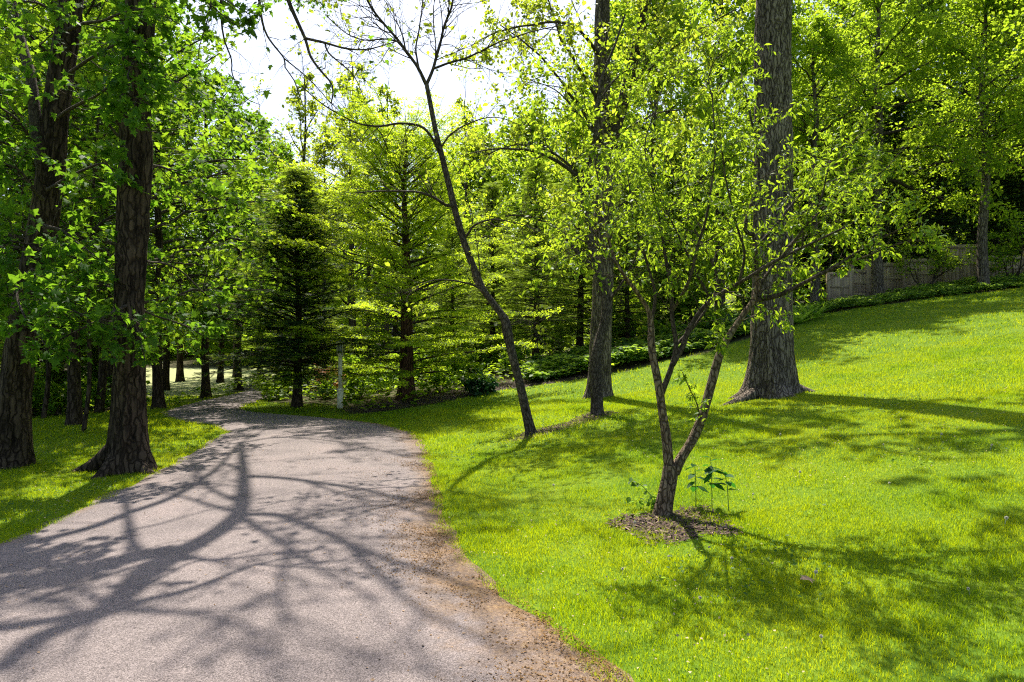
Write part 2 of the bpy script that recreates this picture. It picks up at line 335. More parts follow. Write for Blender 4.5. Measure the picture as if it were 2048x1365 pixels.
# driveway edges, world metres (near to far)
LE = np.array([(-4.6, -6), (-4.2, -2), (-4.0, 1), (-3.95, 3), (-4.1, 5.46), (-4.3, 7.28), (-4.55, 9.1), (-5.0, 11.3), (-5.25, 12.5), (-5.9, 13.5), (-6.9, 14.3), (-7.6, 15.1), (-8.25, 16.1), (-8.65, 17.9), (-8.95, 20.8), (-9.1, 23), (-9.9, 26), (-11, 29)])
RE = np.array([(1.2, -6), (1.1, -2), (.95, 1), (.62, 3), (.22, 3.9), (-.22, 4.75), (-.6, 6.07), (-.92, 8.1), (-1.33, 10.4), (-1.75, 12.2), (-2.67, 13.8), (-4.2, 15.0), (-5.6, 15.7), (-6.55, 16.6), (-7.0, 17.8), (-7.3, 20), (-7.9, 23), (-8.6, 26)])
LEs = spline(np.c_[LE, np.zeros(len(LE))], .25)[:, :2]; REs = spline(np.c_[RE, np.zeros(len(RE))], .25)[:, :2]
def resample(p, n):
    s = np.concatenate([[0], np.cumsum(np.linalg.norm(np.diff(p, axis=0), axis=1))]); t = np.linspace(0, s[-1], n)
    return np.stack([np.interp(t, s, p[:, 0]), np.interp(t, s, p[:, 1])], 1)
DRIVE_POLY = np.vstack([LEs, REs[::-1]])
def in_poly(x, y, poly):
    ins = np.zeros(np.shape(x), bool); n = len(poly)
    for i in range(n):
        x1, y1 = poly[i]; x2, y2 = poly[(i + 1) % n]
        if y1 == y2: continue
        c = ((y1 > y) != (y2 > y)) & (x < (x2 - x1) * (y - y1) / (y2 - y1) + x1); ins ^= c
    return ins
def edge_dist(x, y, line):
    x = np.asarray(x, float); y = np.asarray(y, float); best = np.full(x.shape, 1e9)
    for (x1, y1), (x2, y2) in zip(line[:-1], line[1:]):
        dx, dy = x2 - x1, y2 - y1; t = np.clip(((x - x1) * dx + (y - y1) * dy) / (dx * dx + dy * dy + 1e-12), 0, 1)
        best = np.minimum(best, (x - x1 - t * dx) ** 2 + (y - y1 - t * dy) ** 2)
    return np.sqrt(best)
def drive_d(x, y):
    """signed distance to the driveway edge, negative on it"""
    d = np.minimum(edge_dist(x, y, LE), edge_dist(x, y, RE)); return np.where(in_poly(x, y, DRIVE_POLY), -d, d)

GX = np.concatenate([[-400, -200, -120, -80, -60, -50], np.arange(-40, 45.01, .4), [50, 60, 80, 120, 200, 400]])
GY = np.concatenate([[-300, -120, -60, -30, -15], np.arange(-8, 60.01, .4), [65, 70, 80, 100, 140, 200, 300, 600]])
gx, gy = np.meshgrid(GX, GY)
cxg, cyg = np.clip(gx, -60, 70), np.clip(gy, -12, 95)
q2 = (cxg[..., None] - ctl[:, 0]) ** 2 + (cyg[..., None] - ctl[:, 1]) ** 2
GZ = (tps(q2) * sol[:N]).sum(-1) + sol[N] + sol[N + 1] * cxg + sol[N + 2] * cyg
near = (gx > -14) & (gx < 8) & (gy > -10) & (gy < 34); dd = np.full(gx.shape, 9.0); dd[near] = drive_d(gx[near], gy[near])
sm = np.clip((dd + .1) / 1.6, 0, 1); GZ = np.clip(GZ, -.4, 11) * (sm * sm * (3 - 2 * sm)) - np.where(dd < -.35, .03, 0)
def gz(x, y):
    x = np.asarray(x, float); y = np.asarray(y, float)
    i = np.clip(np.searchsorted(GX, x) - 1, 0, len(GX) - 2); j = np.clip(np.searchsorted(GY, y) - 1, 0, len(GY) - 2)
    fx = np.clip((x - GX[i]) / (GX[i + 1] - GX[i]), 0, 1); fy = np.clip((y - GY[j]) / (GY[j + 1] - GY[j]), 0, 1)
    return GZ[j, i] * (1 - fx) * (1 - fy) + GZ[j, i + 1] * fx * (1 - fy) + GZ[j + 1, i] * (1 - fx) * fy + GZ[j + 1, i + 1] * fx * fy
def G(px, d):
    x = (px - CX) / F * d; return V3(x, d, float(gz(x, d)))
def onground(x, y): return V3(x, y, float(gz(x, y)))
def ray_ground(px, py):
    """point of the ground that the photo shows at this pixel"""
    for d in np.arange(2.5, 60, .05):
        p = P(px, py, d)
        if p[2] <= gz(p[0], p[1]): return V3(p[0], p[1], float(gz(p[0], p[1])))
    return onground(p[0], p[1])

EDGE = np.array([(-12, 19), (-8.9, 22.5), (-7.6, 21), (-6.6, 18.8), (-5, 17.9), (-4.4, 17.2), (-3.7, 15.7), (-1.98, 16.6), (-.3, 18), (3, 19), (6.1, 20.2), (10.8, 24), (14.9, 25), (19.5, 26), (40, 27)])
def woods_mask(x, y):
    """1 where the ground is woodland floor, 0 on the lawns"""
    n = (noise2(x, y, .9, 3) - .5) * .7
    right = y > np.interp(x, EDGE[:, 0], EDGE[:, 1]) + n
    left = (x < -9.2) & (y > np.interp(x, [-40, -14, -11, -9.2], [11, 14.2, 14.8, 18]) + n) & ~field_mask(x, y)
    return (right & (x > -9)) | left | (y > 60)
def field_mask(x, y):
    return (x < np.interp(y, [18, 23, 27, 60], [-9.4, -9.6, -10.6, -12])) & (x > -30) & (y > np.interp(x, [-30, -13, -9], [24, 19, 18])) & (y < 52)
wm = woods_mask(gx, gy).astype(float); fm = (field_mask(gx, gy) & (gy > 22)).astype(float)
ny, nx = gx.shape
ii = np.arange(ny - 1)[:, None] * nx + np.arange(nx - 1)[None]
q = np.stack([ii, ii + 1, ii + nx + 1, ii + nx], -1).reshape(-1, 4)
o = mesh_obj('ground', np.stack([gx, gy, GZ], -1).reshape(-1, 3), [q], M['ground'], None, True, {'woods': wm.ravel(), 'field': fm.ravel()})
tag(o, 'grassy ground rising to the right, turning to woodland floor behind', kind='structure')

# driveway sheet
n_, k_ = 240, 15
L_, R_ = resample(LEs, n_), resample(REs, n_)
t_ = np.linspace(0, 1, k_)
dxy = L_[:, None] * (1 - t_)[None, :, None] + R_[:, None] * t_[None, :, None]
jit = (noise2(dxy[..., 0], dxy[..., 1], 3.2, 5) - .5) * .16
dxy[:, 0, 0] += jit[:, 0]; dxy[:, -1, 0] += jit[:, -1]
dz = gz(dxy[..., 0], dxy[..., 1]) * 0 + .012 + .03 * np.sin(t_ * math.pi)[None]
dz[:, 0] = dz[:, -1] = .004
ii = np.arange(n_ - 1)[:, None] * k_ + np.arange(k_ - 1)[None]
rd = edge_dist(dxy[..., 0].ravel(), dxy[..., 1].ravel(), RE); ld = edge_dist(dxy[..., 0].ravel(), dxy[..., 1].ravel(), LE)
yy = dxy[..., 1].ravel()
dust = np.clip(1 - rd / np.interp(yy, [3, 5, 8, 11, 14, 16], [1.05, .85, .45, .7, .45, .15]), 0, 1) * .62 + np.clip(1 - ld / .35, 0, 1) * .35 + .08 * (yy < 9)
o = mesh_obj('driveway', np.c_[dxy.reshape(-1, 2), dz.ravel()], [np.stack([ii, ii + 1, ii + k_ + 1, ii + k_], -1).reshape(-1, 4)], M['drive'], None, True, {'dust': dust})
tag(o, 'curving pinkish grey chip driveway with ochre pollen along its edge', kind='structure')

# ------------------------------------------------------------------ leaf templates (x width, y length, z normal)
def tmpl_maple():
    r = [(.10, -.03), (.40, -.04), (.28, .17), (.56, .42), (.25, .42), (.20, .62), (0, 1.0)]
    pts = [(0, 0)] + r + [(-x, y) for x, y in r[:-1][::-1]]
    v = [(0, .3, .02)] + [(x, y, -.22 * x * x - .16 * max(0, y - .3) ** 2) for x, y in pts]
    n = len(pts); return np.array(v), np.array([(0, 1 + i, 1 + (i + 1) % n) for i in range(n)])
def tmpl_oval(wd=.34, fold=.10, droop=.12):
    v = [(0, 0, 0), (wd * .8, .3, fold), (wd, .58, fold - droop * .4), (0, 1, -droop), (-wd, .58, fold - droop * .4), (-wd * .8, .3, fold), (0, .5, -droop * .2)]
    return np.array(v), np.array([(0, 1, 6), (1, 2, 6), (2, 3, 6), (3, 4, 6), (4, 5, 6), (5, 0, 6)])
def tmpl_quad(wd=.4):
    return np.array([(0, 0, 0), (wd, .45, .10), (0, 1, -.1), (-wd, .45, .10)]), np.array([(0, 1, 2), (0, 2, 3)])
def tmpl_bunch(k, wd, seed):
    """a loose tuft of k small quads: used where one leaf is less than a pixel or two"""
    g = np.random.default_rng(seed); Vs, Ts = [], []
    for i in range(k):
        v, t = tmpl_quad(wd); v = v * g.uniform(.35, .5)
        a = g.uniform(0, 6.28); b = g.normal(0, .45); ca, sa = math.cos(a), math.sin(a)
        v = np.stack([v[:, 0], v[:, 1] * math.cos(b) - v[:, 2] * math.sin(b), v[:, 1] * math.sin(b) + v[:, 2] * math.cos(b)], 1)
        v = np.stack([v[:, 0] * ca - v[:, 1] * sa, v[:, 0] * sa + v[:, 1] * ca, v[:, 2]], 1) + g.normal(0, (.38, .38, .22), 3) + V3(0, .4, 0)
        Ts.append(t + 4 * i); Vs.append(v)
    return np.vstack(Vs), np.vstack(Ts)
def tmpl_flat(pairs=8, wd=.34):
    Vs, Ts = [(-.01, 0, 0), (.01, 0, 0), (0, 1, -.04)], [(0, 1, 2)]
    for i in range(pairs):
        y = (i + .4) / pairs; ww = wd * (1 - .55 * y) * (.6 + .4 * min(1, y * 4))
        for s in (-1, 1):
            b = len(Vs); Vs += [(0, y - .028, 0), (s * ww, y + .16, -.06 * ww), (0, y + .05, 0)]; Ts.append((b, b + 1, b + 2))
    return np.array(Vs), np.array(Ts)
def tmpl_needle(n=9, wd=.26):
    Vs, Ts = [(-.012, 0, 0), (.012, 0, 0), (0, 1, 0)], [(0, 1, 2)]
    for i in range(n):
        y = (i + .2) / n
        for a in (0.15, 1.0, 2.1, 2.99):
            b = len(Vs); x, z = math.cos(a) * wd * (1 - .4 * y), math.sin(a) * wd * .55 * (1 - .4 * y)
            Vs += [(0, y - .02, 0), (x, y + .13, z), (0, y + .035, 0)]; Ts.append((b, b + 1, b + 2))
    return np.array(Vs), np.array(Ts)
T_MAPLE, T_OVAL, T_QUAD = tmpl_maple(), tmpl_oval(), tmpl_quad()
T_LANCE = tmpl_oval(.17, .05, .25); T_FLAT, T_NEEDLE = tmpl_flat(), tmpl_needle()
T_PAD = tmpl_bunch(10, .26, 4); T_PAD = (T_PAD[0] * V3(1, 1, .45), T_PAD[1])
T_BUNCH = tmpl_bunch(6, .34, 3); T_BUNCH2 = tmpl_bunch(9, .3, 5)

def place(tm, pos, Y, N, size):
    """vectorised copies of a template: position, length direction, rough normal, size"""
    tv, tt = tm; Y = unit(Y); X = unit(np.cross(Y, N)); Z = np.cross(X, Y)
    size = np.broadcast_to(np.asarray(size, float), (len(pos),))
    V = pos[:, None] + size[:, None, None] * (tv[None, :, 0, None] * X[:, None] + tv[None, :, 1, None] * Y[:, None] + tv[None, :, 2, None] * Z[:, None])
    T = (np.arange(len(pos)) * len(tv))[:, None, None] + tt[None]
    return V.reshape(-1, 3), T.reshape(-1, 3)

# ------------------------------------------------------------------ tree growth
def rv(): return rng.normal(0, 1, 3)
class Tree:
    def __init__(s): s.wood = MB(); s.twig = MB(); s.lp = []; s.ld = []
    def limb(s, pts, r0, r1, sides=8, step=.12, wob=0.0, big=False):
        pts = np.asarray(pts, float)
        c = spline(pts, step)
        if wob:
            ph = rng.uniform(0, 50); tt = np.linspace(0, 1, len(c)); e = np.sin(tt * math.pi)[:, None]
            L = np.linalg.norm(c[-1] - c[0]); q = np.linspace(0, L * 3, len(c))
            c = c + e * wob * (np.stack([noise3(np.stack([q + ph + k * 17, q * 0 + .5, q * 0 + k], -1)) for k in range(3)], -1) - .5)
        rad = r0 + (r1 - r0) * np.linspace(0, 1, len(c)) ** .8
        (s.wood if r0 > .012 or big else s.twig).tube(c, rad, sides)
        return c, rad
    def grow(s, p, d, L, r, lev, cf):
        n = 5 if lev else 4; pts = [np.array(p, float)]; d = unit(d); ds = [d]
        for i in range(n):
            d = unit(d + rv() * cf['wob'] + V3(0, 0, cf['trop'] if lev else cf.get('trop0', cf['trop'])))
            pts.append(pts[-1] + d * L / n); ds.append(d)
        pts = np.array(pts); ds = np.array(ds)
        rad = np.linspace(r, max(.0015, r * .35), n + 1)
        (s.wood if r > .02 else s.twig).tube(pts, rad, 5 if r > .02 else 3, cap=False)
        if lev <= cf.get('leaf_lev', 0):
            m = rng.poisson(cf['leaves'] * (1 if lev == 0 else .4))
            for _ in range(m):
                t = rng.uniform(.15, 1) * n; i = min(n - 1, int(t)); f = t - i
                s.lp.append(pts[i] * (1 - f) + pts[i + 1] * f); s.ld.append(ds[i + 1])
        if lev > 0:
            k = rng.integers(cf['kids'][0], cf['kids'][1] + 1)
            for j in range(k):
                t = (.25 + .75 * (j + rng.uniform(.2, .9)) / k) * n; t = min(t, n - .01); i = int(t); f = t - i
                q = pts[i] * (1 - f) + pts[i + 1] * f
                s.grow(q, s.side(ds[i + 1], cf), L * cf['ratio'] * rng.uniform(.7, 1.2) * (1.1 - .4 * t / n), max(.0022, r * .5), lev - 1, cf)
            s.grow(pts[-1], ds[-1], L * cf['ratio'], max(.0022, r * .4), lev - 1, cf)
    def side(s, t, cf):
        a = R(rng.uniform(*cf['ang'])); u = rv() * V3(1, 1, cf.get('flat', 1.0)); u = unit(u - t * np.dot(u, t))
        return unit(t * math.cos(a) + u * math.sin(a) + V3(0, 0, cf.get('lift', 0)))
    def sprout(s, c, rad, n, L, lev, cf, t0=.25, t1=1.0, taper=.5):
        """n side branches along the curve c"""
        T = unit(np.gradient(c, axis=0))
        for j in range(n):
            t = t0 + (t1 - t0) * (j + rng.uniform(0, 1)) / n; i = min(len(c) - 1, int(t * (len(c) - 1)))
            s.grow(c[i], s.side(T[i], cf), L * (1 - taper * (t - t0) / max(1e-6, t1 - t0)) * rng.uniform(.65, 1.25), max(.003, min(rad[i] * .55, L * .014)), lev, cf)
    def leaves(s, tm, size, droop=.35, up=1.0, jit=.05, spread=.7, sd=.25, clip=None):
        p = np.array(s.lp); d = np.array(s.ld); n = len(p)
        Y = unit(d * .6 + rng.normal(0, spread, (n, 3)) + V3(0, 0, -droop)); Nn = V3(0, 0, up) + rng.normal(0, .45, (n, 3))
        sz = size * np.clip(rng.normal(1, sd, n), .45, 1.6)
        return place(tm, p + rng.normal(0, jit, (n, 3)), Y, Nn, sz)

def trunk_mesh(path, sides=72, step=.05, amp=.012, fl=.0, flh=.5, lobes=5, ph=0.0, fu=9.0, fz=2.2, seed=0):
    """path rows x,y,z,r -> V, quads with furrowed bark and a flared foot"""
    c = spline(path, step); r = c[:, 3]; z0 = c[0, 2]
    a = np.arange(sides) * 2 * math.pi / sides
    h = c[:, 2] - z0
    fr = 1 + fl * np.exp(-np.clip(h, 0, 9) / flh)[:, None] * (1 + .42 * np.cos(lobes * a + ph)[None] + .2 * np.cos((lobes - 2) * a + 1.7 * ph)[None])
    rr = r[:, None] * fr
    u = np.stack([np.cos(a)[None] * np.ones_like(rr), np.sin(a)[None] * np.ones_like(rr)], -1)
    rm = r.mean()
    sw = (noise3(np.stack([u[..., 0] * rm * 3 + seed, u[..., 1] * rm * 3, h[:, None] * .9 + 0 * rr], -1)) - .5) * .12
    tw = .25 * noise3(np.stack([0 * rr + seed, 0 * rr + 3.3, h[:, None] * 1.5 + 0 * rr], -1))
    ang = a[None] + tw + 0 * rr
    k = fu / .3
    p = np.stack([np.cos(ang) * rm * k, np.sin(ang) * rm * k, h[:, None] * fz + seed * 5 + 0 * rr], -1)
    rg = 1 - np.abs(2 * noise3(p) - 1); rg2 = 1 - np.abs(2 * noise3(p * 2.1 + 7.7) - 1)
    rr = rr * (1 + sw) + amp * (rg * 1.3 + rg2 * .6 - 1.1) * np.minimum(1, rr / .12)
    V = np.concatenate([c[:, None, :2] + rr[..., None] * u, np.broadcast_to(c[:, None, 2:3], rr.shape + (1,))], -1)
    m = len(c); i = np.arange(m - 1)[:, None] * sides; j = np.arange(sides)[None]; j2 = (j + 1) % sides
    return V.reshape(-1, 3), np.stack([i + j, i + j2, i + sides + j2, i + sides + j], -1).reshape(-1, 4), c
def roots(tk, tubes):
    mb = MB(); mb.add(tk[0], None, tk[1])
    for pts, r0, r1 in tubes:
        c = spline(pts, .06); mb.tube(c, np.linspace(r0, r1, len(c)), 12)
    return np.vstack(mb.v), np.vstack(mb.q), tk[2]
def pxpath(rows, d=None):
    """rows (px, py, width_px[, d]) -> x,y,z,r"""
    out = []
    for r in rows:
        dd = r[3] if len(r) > 3 else d
        out.append([*P(r[0], r[1], dd), r[2] / 2 / F * dd])
    return np.array(out)
def pp(rows, d=None): return np.array([P(r[0], r[1], r[2] if len(r) > 2 else d) for r in rows])
def finish(root, t, bark, leafmat, lv, trunk=None, limb_name='branch_crown', crown_name='crown', trunk_kw=None):
    """trunk (own mesh), limbs + twigs (one mesh), crown"""
    if trunk is not None: mesh_obj('trunk', trunk[0], [trunk[1]], M[bark], root, True)
    wb = MB()
    for b in (t.wood, t.twig):
        for v in [b]:
            if v.v: wb.add(np.vstack(v.v), np.vstack(v.t) if v.t else None, np.vstack(v.q) if v.q else None)
    if wb.v: wb.build('branches' if trunk is not None else 'trunk', M[bark if trunk is None else 'twig'] if bark != 'bark_tan' else M['twig'], root, True)
    if lv is not None: mesh_obj(crown_name, lv[0], [lv[1]], M[leafmat], root)
# ------------------------------------------------------------------ driveway-side maples with their high limbs
def shadow_pt(px, py, h):
    """the point h metres up whose sun shadow falls on the drive at this spot"""
    d = F * CH / (py - HY); g = V3((px - CX) / F * d, d, 0); return g + S * (h / S[2])
CF_MAPLE = dict(wob=.22, trop=.0, kids=(2, 3), ang=(35, 75), ratio=.55, leaves=6.6, flat=.45, leaf_lev=0)
CF_BARE = dict(wob=.18, trop=.03, kids=(3, 5), ang=(25, 60), ratio=.55, leaves=.3, leaf_lev=0)

# maple beside the drive (straight dark trunk)
t = Tree()
b_path = pxpath([(252, 960, 74), (255, 930, 74), (256, 860, 70), (258, 780, 66), (260, 690, 61), (259, 600, 58), (266, 450, 65), (270, 360, 66), (273, 300, 64), (271, 220, 60), (276, 100, 60), (281, 0, 60), (285, -150, 56), (287, -330, 52)], 8.7)
b_path[:, 3] *= .88
tk = trunk_mesh(b_path, 110, .035, .022, .75, .36, 4, .4, seed=1)
bb = V3(b_path[0][0], b_path[0][1], 0); tk = roots(tk, [([bb + V3(-.12, 0, .30), bb + V3(-.36, -.06, .08), bb + V3(-.62, -.16, -.06)], .12, .06), ([bb + V3(.1, -.05, .25), bb + V3(.3, -.15, .04), bb + V3(.5, -.25, -.07)], .11, .06), ([bb + V3(0, -.1, .25), bb + V3(-.05, -.36, .04), bb + V3(-.1, -.55, -.07)], .11, .06)])
top = b_path[-1][:3]; fork = shadow_pt(262, 1114, 6.8) * .3 + top * .7
q = lambda rows: [shadow_pt(*r) for r in rows]
L1 = [fork] + q([(328, 1114, 7.4), (350, 1120, 7.6), (425, 1081, 8.3), (468, 1047, 9), (483, 1017, 9.6), (486, 950, 10.5), (480, 890, 11.5)])
cl = []
cl.append(t.limb(L1, .135, .05, 10, .15))
cl.append(t.limb(q([(350, 1120, 7.6), (289, 1160, 8), (252, 1199, 8.5), (213, 1233, 9), (167, 1257, 9.5), (76, 1293, 10), (0, 1354, 10.6)]), .13, .08, 8, .15))
cl.append(t.limb(q([(474, 1040, 9.2), (547, 1040, 9.6), (600, 1056, 10), (690, 1094, 10.3), (780, 1130, 10.6), (980, 1190, 11.2)]), .07, .03, 7, .15))
cl.append(t.limb(q([(474, 1040, 9.1), (532, 1078, 9.4), (577, 1108, 9.7), (650, 1160, 10), (760, 1215, 10.5)]), .055, .02, 7, .15))
cl.append(t.limb(q([(486, 960, 10.4), (560, 964, 10.7), (640, 974, 11), (720, 985, 11.3), (880, 1020, 11.8)]), .075, .03, 7, .15))
cl.append(t.limb(q([(600, 968, 10.8), (700, 1000, 11.2), (800, 1020, 11.5), (960, 1060, 12)]), .045, .015, 6, .15))
cl.append(t.limb(q([(328, 1116, 7.4), (285, 1117, 7.9), (262, 1095, 8.3), (255, 1050, 8.8), (250, 1000, 9.3), (246, 930, 10)]), .055, .03, 7, .15))
cl.append(t.limb(q([(350, 1120, 7.6), (425, 1135, 8.1), (517, 1123, 8.8)]), .05, .012, 6, .15))
cl.append(t.limb(q([(474, 1036, 9.2), (410, 1017, 9.6), (340, 995, 10), (230, 985, 10.4)]), .05, .02, 6, .15))
cl.append(t.limb(q([(213, 1233, 9), (150, 1190, 9.6), (60, 1170, 10.2), (-60, 1180, 10.8)]), .045, .015, 6, .15))
cl.append(t.limb(q([(577, 1108, 9.7), (560, 1200, 10.2), (600, 1290, 10.8), (760, 1340, 11.2)]), .04, .012, 6, .15))
for rows, r0, r1 in [([(486, 950, 10.5), (440, 930, 10.8), (360, 925, 11.2), (260, 920, 11.6)], .05, .02), ([(483, 1017, 9.6), (420, 985, 10), (390, 950, 10.4), (380, 900, 10.9)], .05, .02),
                     ([(690, 1094, 10.3), (800, 1200, 10.8), (900, 1260, 11.2), (1050, 1330, 11.6)], .05, .02), ([(213, 1233, 9), (300, 1240, 9.5), (420, 1250, 10), (560, 1300, 10.6)], .06, .02), ([(480, 890, 11.5), (560, 880, 11.9), (680, 890, 12.2), (800, 915, 12.6)], .045, .02),
                     ([(167, 1257, 9.5), (120, 1215, 9.9), (40, 1200, 10.4)], .05, .02), ([(560, 1200, 10.2), (480, 1230, 10.5), (380, 1330, 11)], .035, .012), ([(480, 890, 11.5), (540, 862, 12), (640, 855, 12.3)], .03, .012)]:
    cl.append(t.limb(q(rows), r0, r1, 6, .15))
for c, r in cl: t.sprout(c, np.maximum(r, .035), 4, 1.5, 1, CF_BARE, .25)
for k in (-4, -1): t.sprout(*cl[k], 12, 1.3, 2, dict(CF_BARE, leaves=1.6), .1)
CF_TIP = dict(CF_BARE, leaves=3.0)
for k in (0, 4, 5): t.sprout(*cl[k], 6, 1.3, 1, CF_TIP, .55)
# limb that hangs into the top of the view
d1 = t.limb(pp([(287, -330, 8.7), (430, -290, 8.5), (540, -120, 8.2), (573, -10, 8), (590, 33, 8), (610, 77, 8), (621, 113, 7.9), (639, 139, 7.9), (665, 172, 7.8), (663, 205, 7.8)]), .09, .007, 8, .08)
d2 = t.limb(pp([(610, 77, 8), (650, 86, 7.9), (690, 97, 7.8), (735, 99, 7.7), (790, 84, 7.6)]), .018, .005, 6, .06)
d3 = t.limb(pp([(650, 86, 7.9), (657, 106, 7.9), (690, 135, 7.8), (709, 154, 7.8), (730, 200, 7.8)]), .012, .004, 5, .06)
d4 = t.limb(pp([(500, -180, 8.3), (515, -40, 8.2), (522, 30, 8.1), (535, 73, 8.1), (568, 117, 8), (570, 135, 8), (588, 161, 8), (605, 210, 8)]), .03, .005, 6, .07)
d5 = t.limb(pp([(568, 117, 8), (621, 161, 7.9), (660, 205, 7.8), (690, 232, 7.8)]), .009, .003, 5, .06)
d6 = t.limb(pp([(430, -120, 8.4), (425, -20, 8.3), (415, 40, 8.2), (400, 90, 8.2), (396, 120, 8.2)]), .02, .004, 5, .06)
d7 = t.limb(pp([(440, -60, 8.4), (445, 60, 8.2), (463, 120, 8.2), (465, 150, 8.2), (490, 195, 8.2), (520, 210, 8.2)]), .02, .004, 5, .06)
CF_HANG = dict(wob=.25, trop=-.03, kids=(2, 3), ang=(30, 70), ratio=.6, leaves=.35, leaf_lev=0)
for c, r in (d1, d2, d3, d4, d5, d6, d7): t.sprout(c, r, 9, .42, 1, CF_HANG, .3)
# leafy boughs of the lower trunk
for rows, n, L in [([(285, 110, 8.5), (340, 150, 8.2), (380, 185, 8), (402, 215, 8)], 9, .5),
                   ([(290, 140, 8.5), (270, 120, 8.1), (255, 150, 7.8), (262, 190, 7.7)], 4, .3),
                   ([(265, 215, 8.5), (250, 200, 8.1), (290, 235, 7.9)], 5, .28),
                   ([(285, -120, 8.6), (370, -60, 8.3), (440, -10, 8.1), (500, 30, 8)], 9, .6),
                   ([(285, 330, 8.8), (340, 340, 9.3), (400, 370, 9.8), (430, 400, 10)], 9, .6),
                   ([(262, 520, 8.8), (330, 530, 9.8), (390, 570, 10.2), (445, 620, 10.4)], 9, .6),
                   ([(258, 600, 8.8), (300, 630, 9.4), (360, 650, 9.6), (430, 680, 9.7)], 8, .5),
                   ([(255, 610, 8.6), (215, 630, 8.1), (150, 660, 7.9), (90, 700, 7.8)], 11, .5),
                   ([(258, 640, 8.6), (280, 680, 8.3), (290, 720, 8.2)], 5, .25),
                   ]:
    c, r = t.limb(pp(rows), .025, .006, 6, .1, .12); t.sprout(c, r, n, L, 1, CF_MAPLE, .2)
root = empty('maple_tree', G(252, 8.7), 'tall dark straight trunked maple standing at the left edge of the drive', 'tree', 'big maples left of the drive')
root.location.z = 0
finish(root, t, 'bark_dark', 'maple_leaf', t.leaves(T_MAPLE, .090, .35, 1.0, .035), tk)

# its neighbour, leaning to the right
t = Tree()
a_path = pxpath([(14, 955, 66), (18, 930, 64), (26, 850, 62), (34, 760, 60), (44, 680, 58), (60, 590, 57), (78, 500, 57), (94, 400, 54), (104, 320, 52), (110, 240, 50), (122, 150, 48), (138, 40, 46), (146, -60, 45), (155, -200, 42), (160, -420, 38)], 8.9)
a_path[:, 3] *= .9
tk = trunk_mesh(a_path, 96, .035, .020, .6, .34, 5, 1.4, seed=2)
c, r = t.limb([a_path[-2][:3]] + q([(121, 1077, 8.1), (258, 1032, 8.5), (350, 998, 8.9), (430, 945, 9.4), (470, 900, 10)]), .085, .03, 8, .15); t.sprout(c, r, 7, 1.2, 1, CF_BARE, .3)
c, r = t.limb([a_path[-2][:3]] + q([(40, 1140, 7.9), (-40, 1130, 8.1), (-150, 1140, 8.5)]), .06, .02, 8, .15); t.sprout(c, r, 5, 1.0, 1, CF_BARE, .3)
t.limb(pp([(96, 380, 8.9), (82, 320, 8.8), (72, 250, 8.8), (60, 150, 8.9), (30, 40, 9), (0, -120, 9)]), .085, .05, 10, .1)
for rows, n, L in [([(76, 300, 8.8), (40, 250, 8.5), (0, 215, 8.3), (-60, 180, 8.2)], 11, .7),
                   ([(88, 400, 8.7), (30, 340, 8.3), (-50, 315, 8.1)], 11, .65),
                   ([(110, 240, 8.7), (170, 200, 8.3), (230, 180, 8), (300, 210, 7.8)], 11, .55),
                   ([(120, 160, 8.7), (190, 110, 8.5), (250, 90, 8.2), (330, 120, 8)], 12, .6),
                   ([(95, 380, 8.7), (150, 345, 8.4), (210, 330, 8.2), (240, 370, 8.1)], 9, .5),
                   ([(62, 580, 8.6), (110, 600, 8), (160, 630, 7.8), (220, 650, 7.7)], 11, .55),
                   ([(60, 590, 8.6), (0, 590, 8), (-60, 610, 7.8)], 9, .6),
                   ([(138, 40, 8.7), (60, 10, 8.3), (-20, -10, 8.1)], 11, .65),
                   ([(66, 540, 8.5), (30, 570, 7.8), (50, 630, 7.3), (90, 690, 7.1)], 10, .45),
                   ([(136, 60, 8.7), (210, 40, 8.3), (300, 20, 8), (360, 50, 7.9)], 12, .6),
                   ([(75, 500, 8.6), (20, 480, 8), (-50, 490, 7.8)], 10, .6),
                   ([(84, 450, 8.6), (140, 470, 8.4), (200, 520, 8.2)], 9, .5),
                   ([(150, -60, 8.7), (240, -70, 8.4), (340, -40, 8.2), (420, 10, 8.1), (470, 50, 8)], 13, .65),
                   ([(50, 640, 8.6), (0, 660, 7.9), (-40, 720, 7.7)], 8, .5)]:
    c, r = t.limb(pp(rows), .026, .006, 6, .1, .12); t.sprout(c, r, n, L, 1, CF_MAPLE, .2)
root = empty('maple_tree', V3(a_path[0][0], a_path[0][1], 0), 'dark forked maple leaning right at the left border of the lawn', 'tree', 'big maples left of the drive')
finish(root, t, 'bark_dark', 'maple_leaf', t.leaves(T_MAPLE, .090, .35, 1.0, .035), tk)

# ------------------------------------------------------------------ crooked, nearly bare tree in the middle
t = Tree()
lt = pxpath([(1066, 880, 30), (1058, 850, 25), (1040, 770, 22), (1022, 700, 22), (1015, 665, 25), (1010, 640, 23), (996, 620, 21), (975, 592, 20), (962, 572, 20), (945, 530, 18), (930, 490, 17), (915, 440, 17), (905, 400, 16), (893, 350, 15), (883, 310, 14), (872, 265, 13), (862, 215, 12), (853, 168, 11)], 11)
lt[:, 3] *= .82; lt[0][2] = gz(lt[0][0], lt[0][1]) - .08
tk = trunk_mesh(lt, 40, .04, .005, .5, .10, 5, .3, fu=14, seed=3)
LB = []
def lb(rows, w0, w1, d=11): 
    c = t.limb(pp(rows, d), w0 / 2 / F * d, w1 / 2 / F * d, 6, .07, .05); LB.append(c); return c
lb([(853, 170), (835, 135, 10.9), (800, 85, 10.8), (770, 50, 10.7), (740, 10, 10.6), (715, -40, 10.5)], 7, 3.5)
lb([(853, 170), (870, 130, 11.1), (880, 90, 11.2), (890, 50, 11.3), (905, 10, 11.3), (915, -50, 11.4)], 7, 3.5)
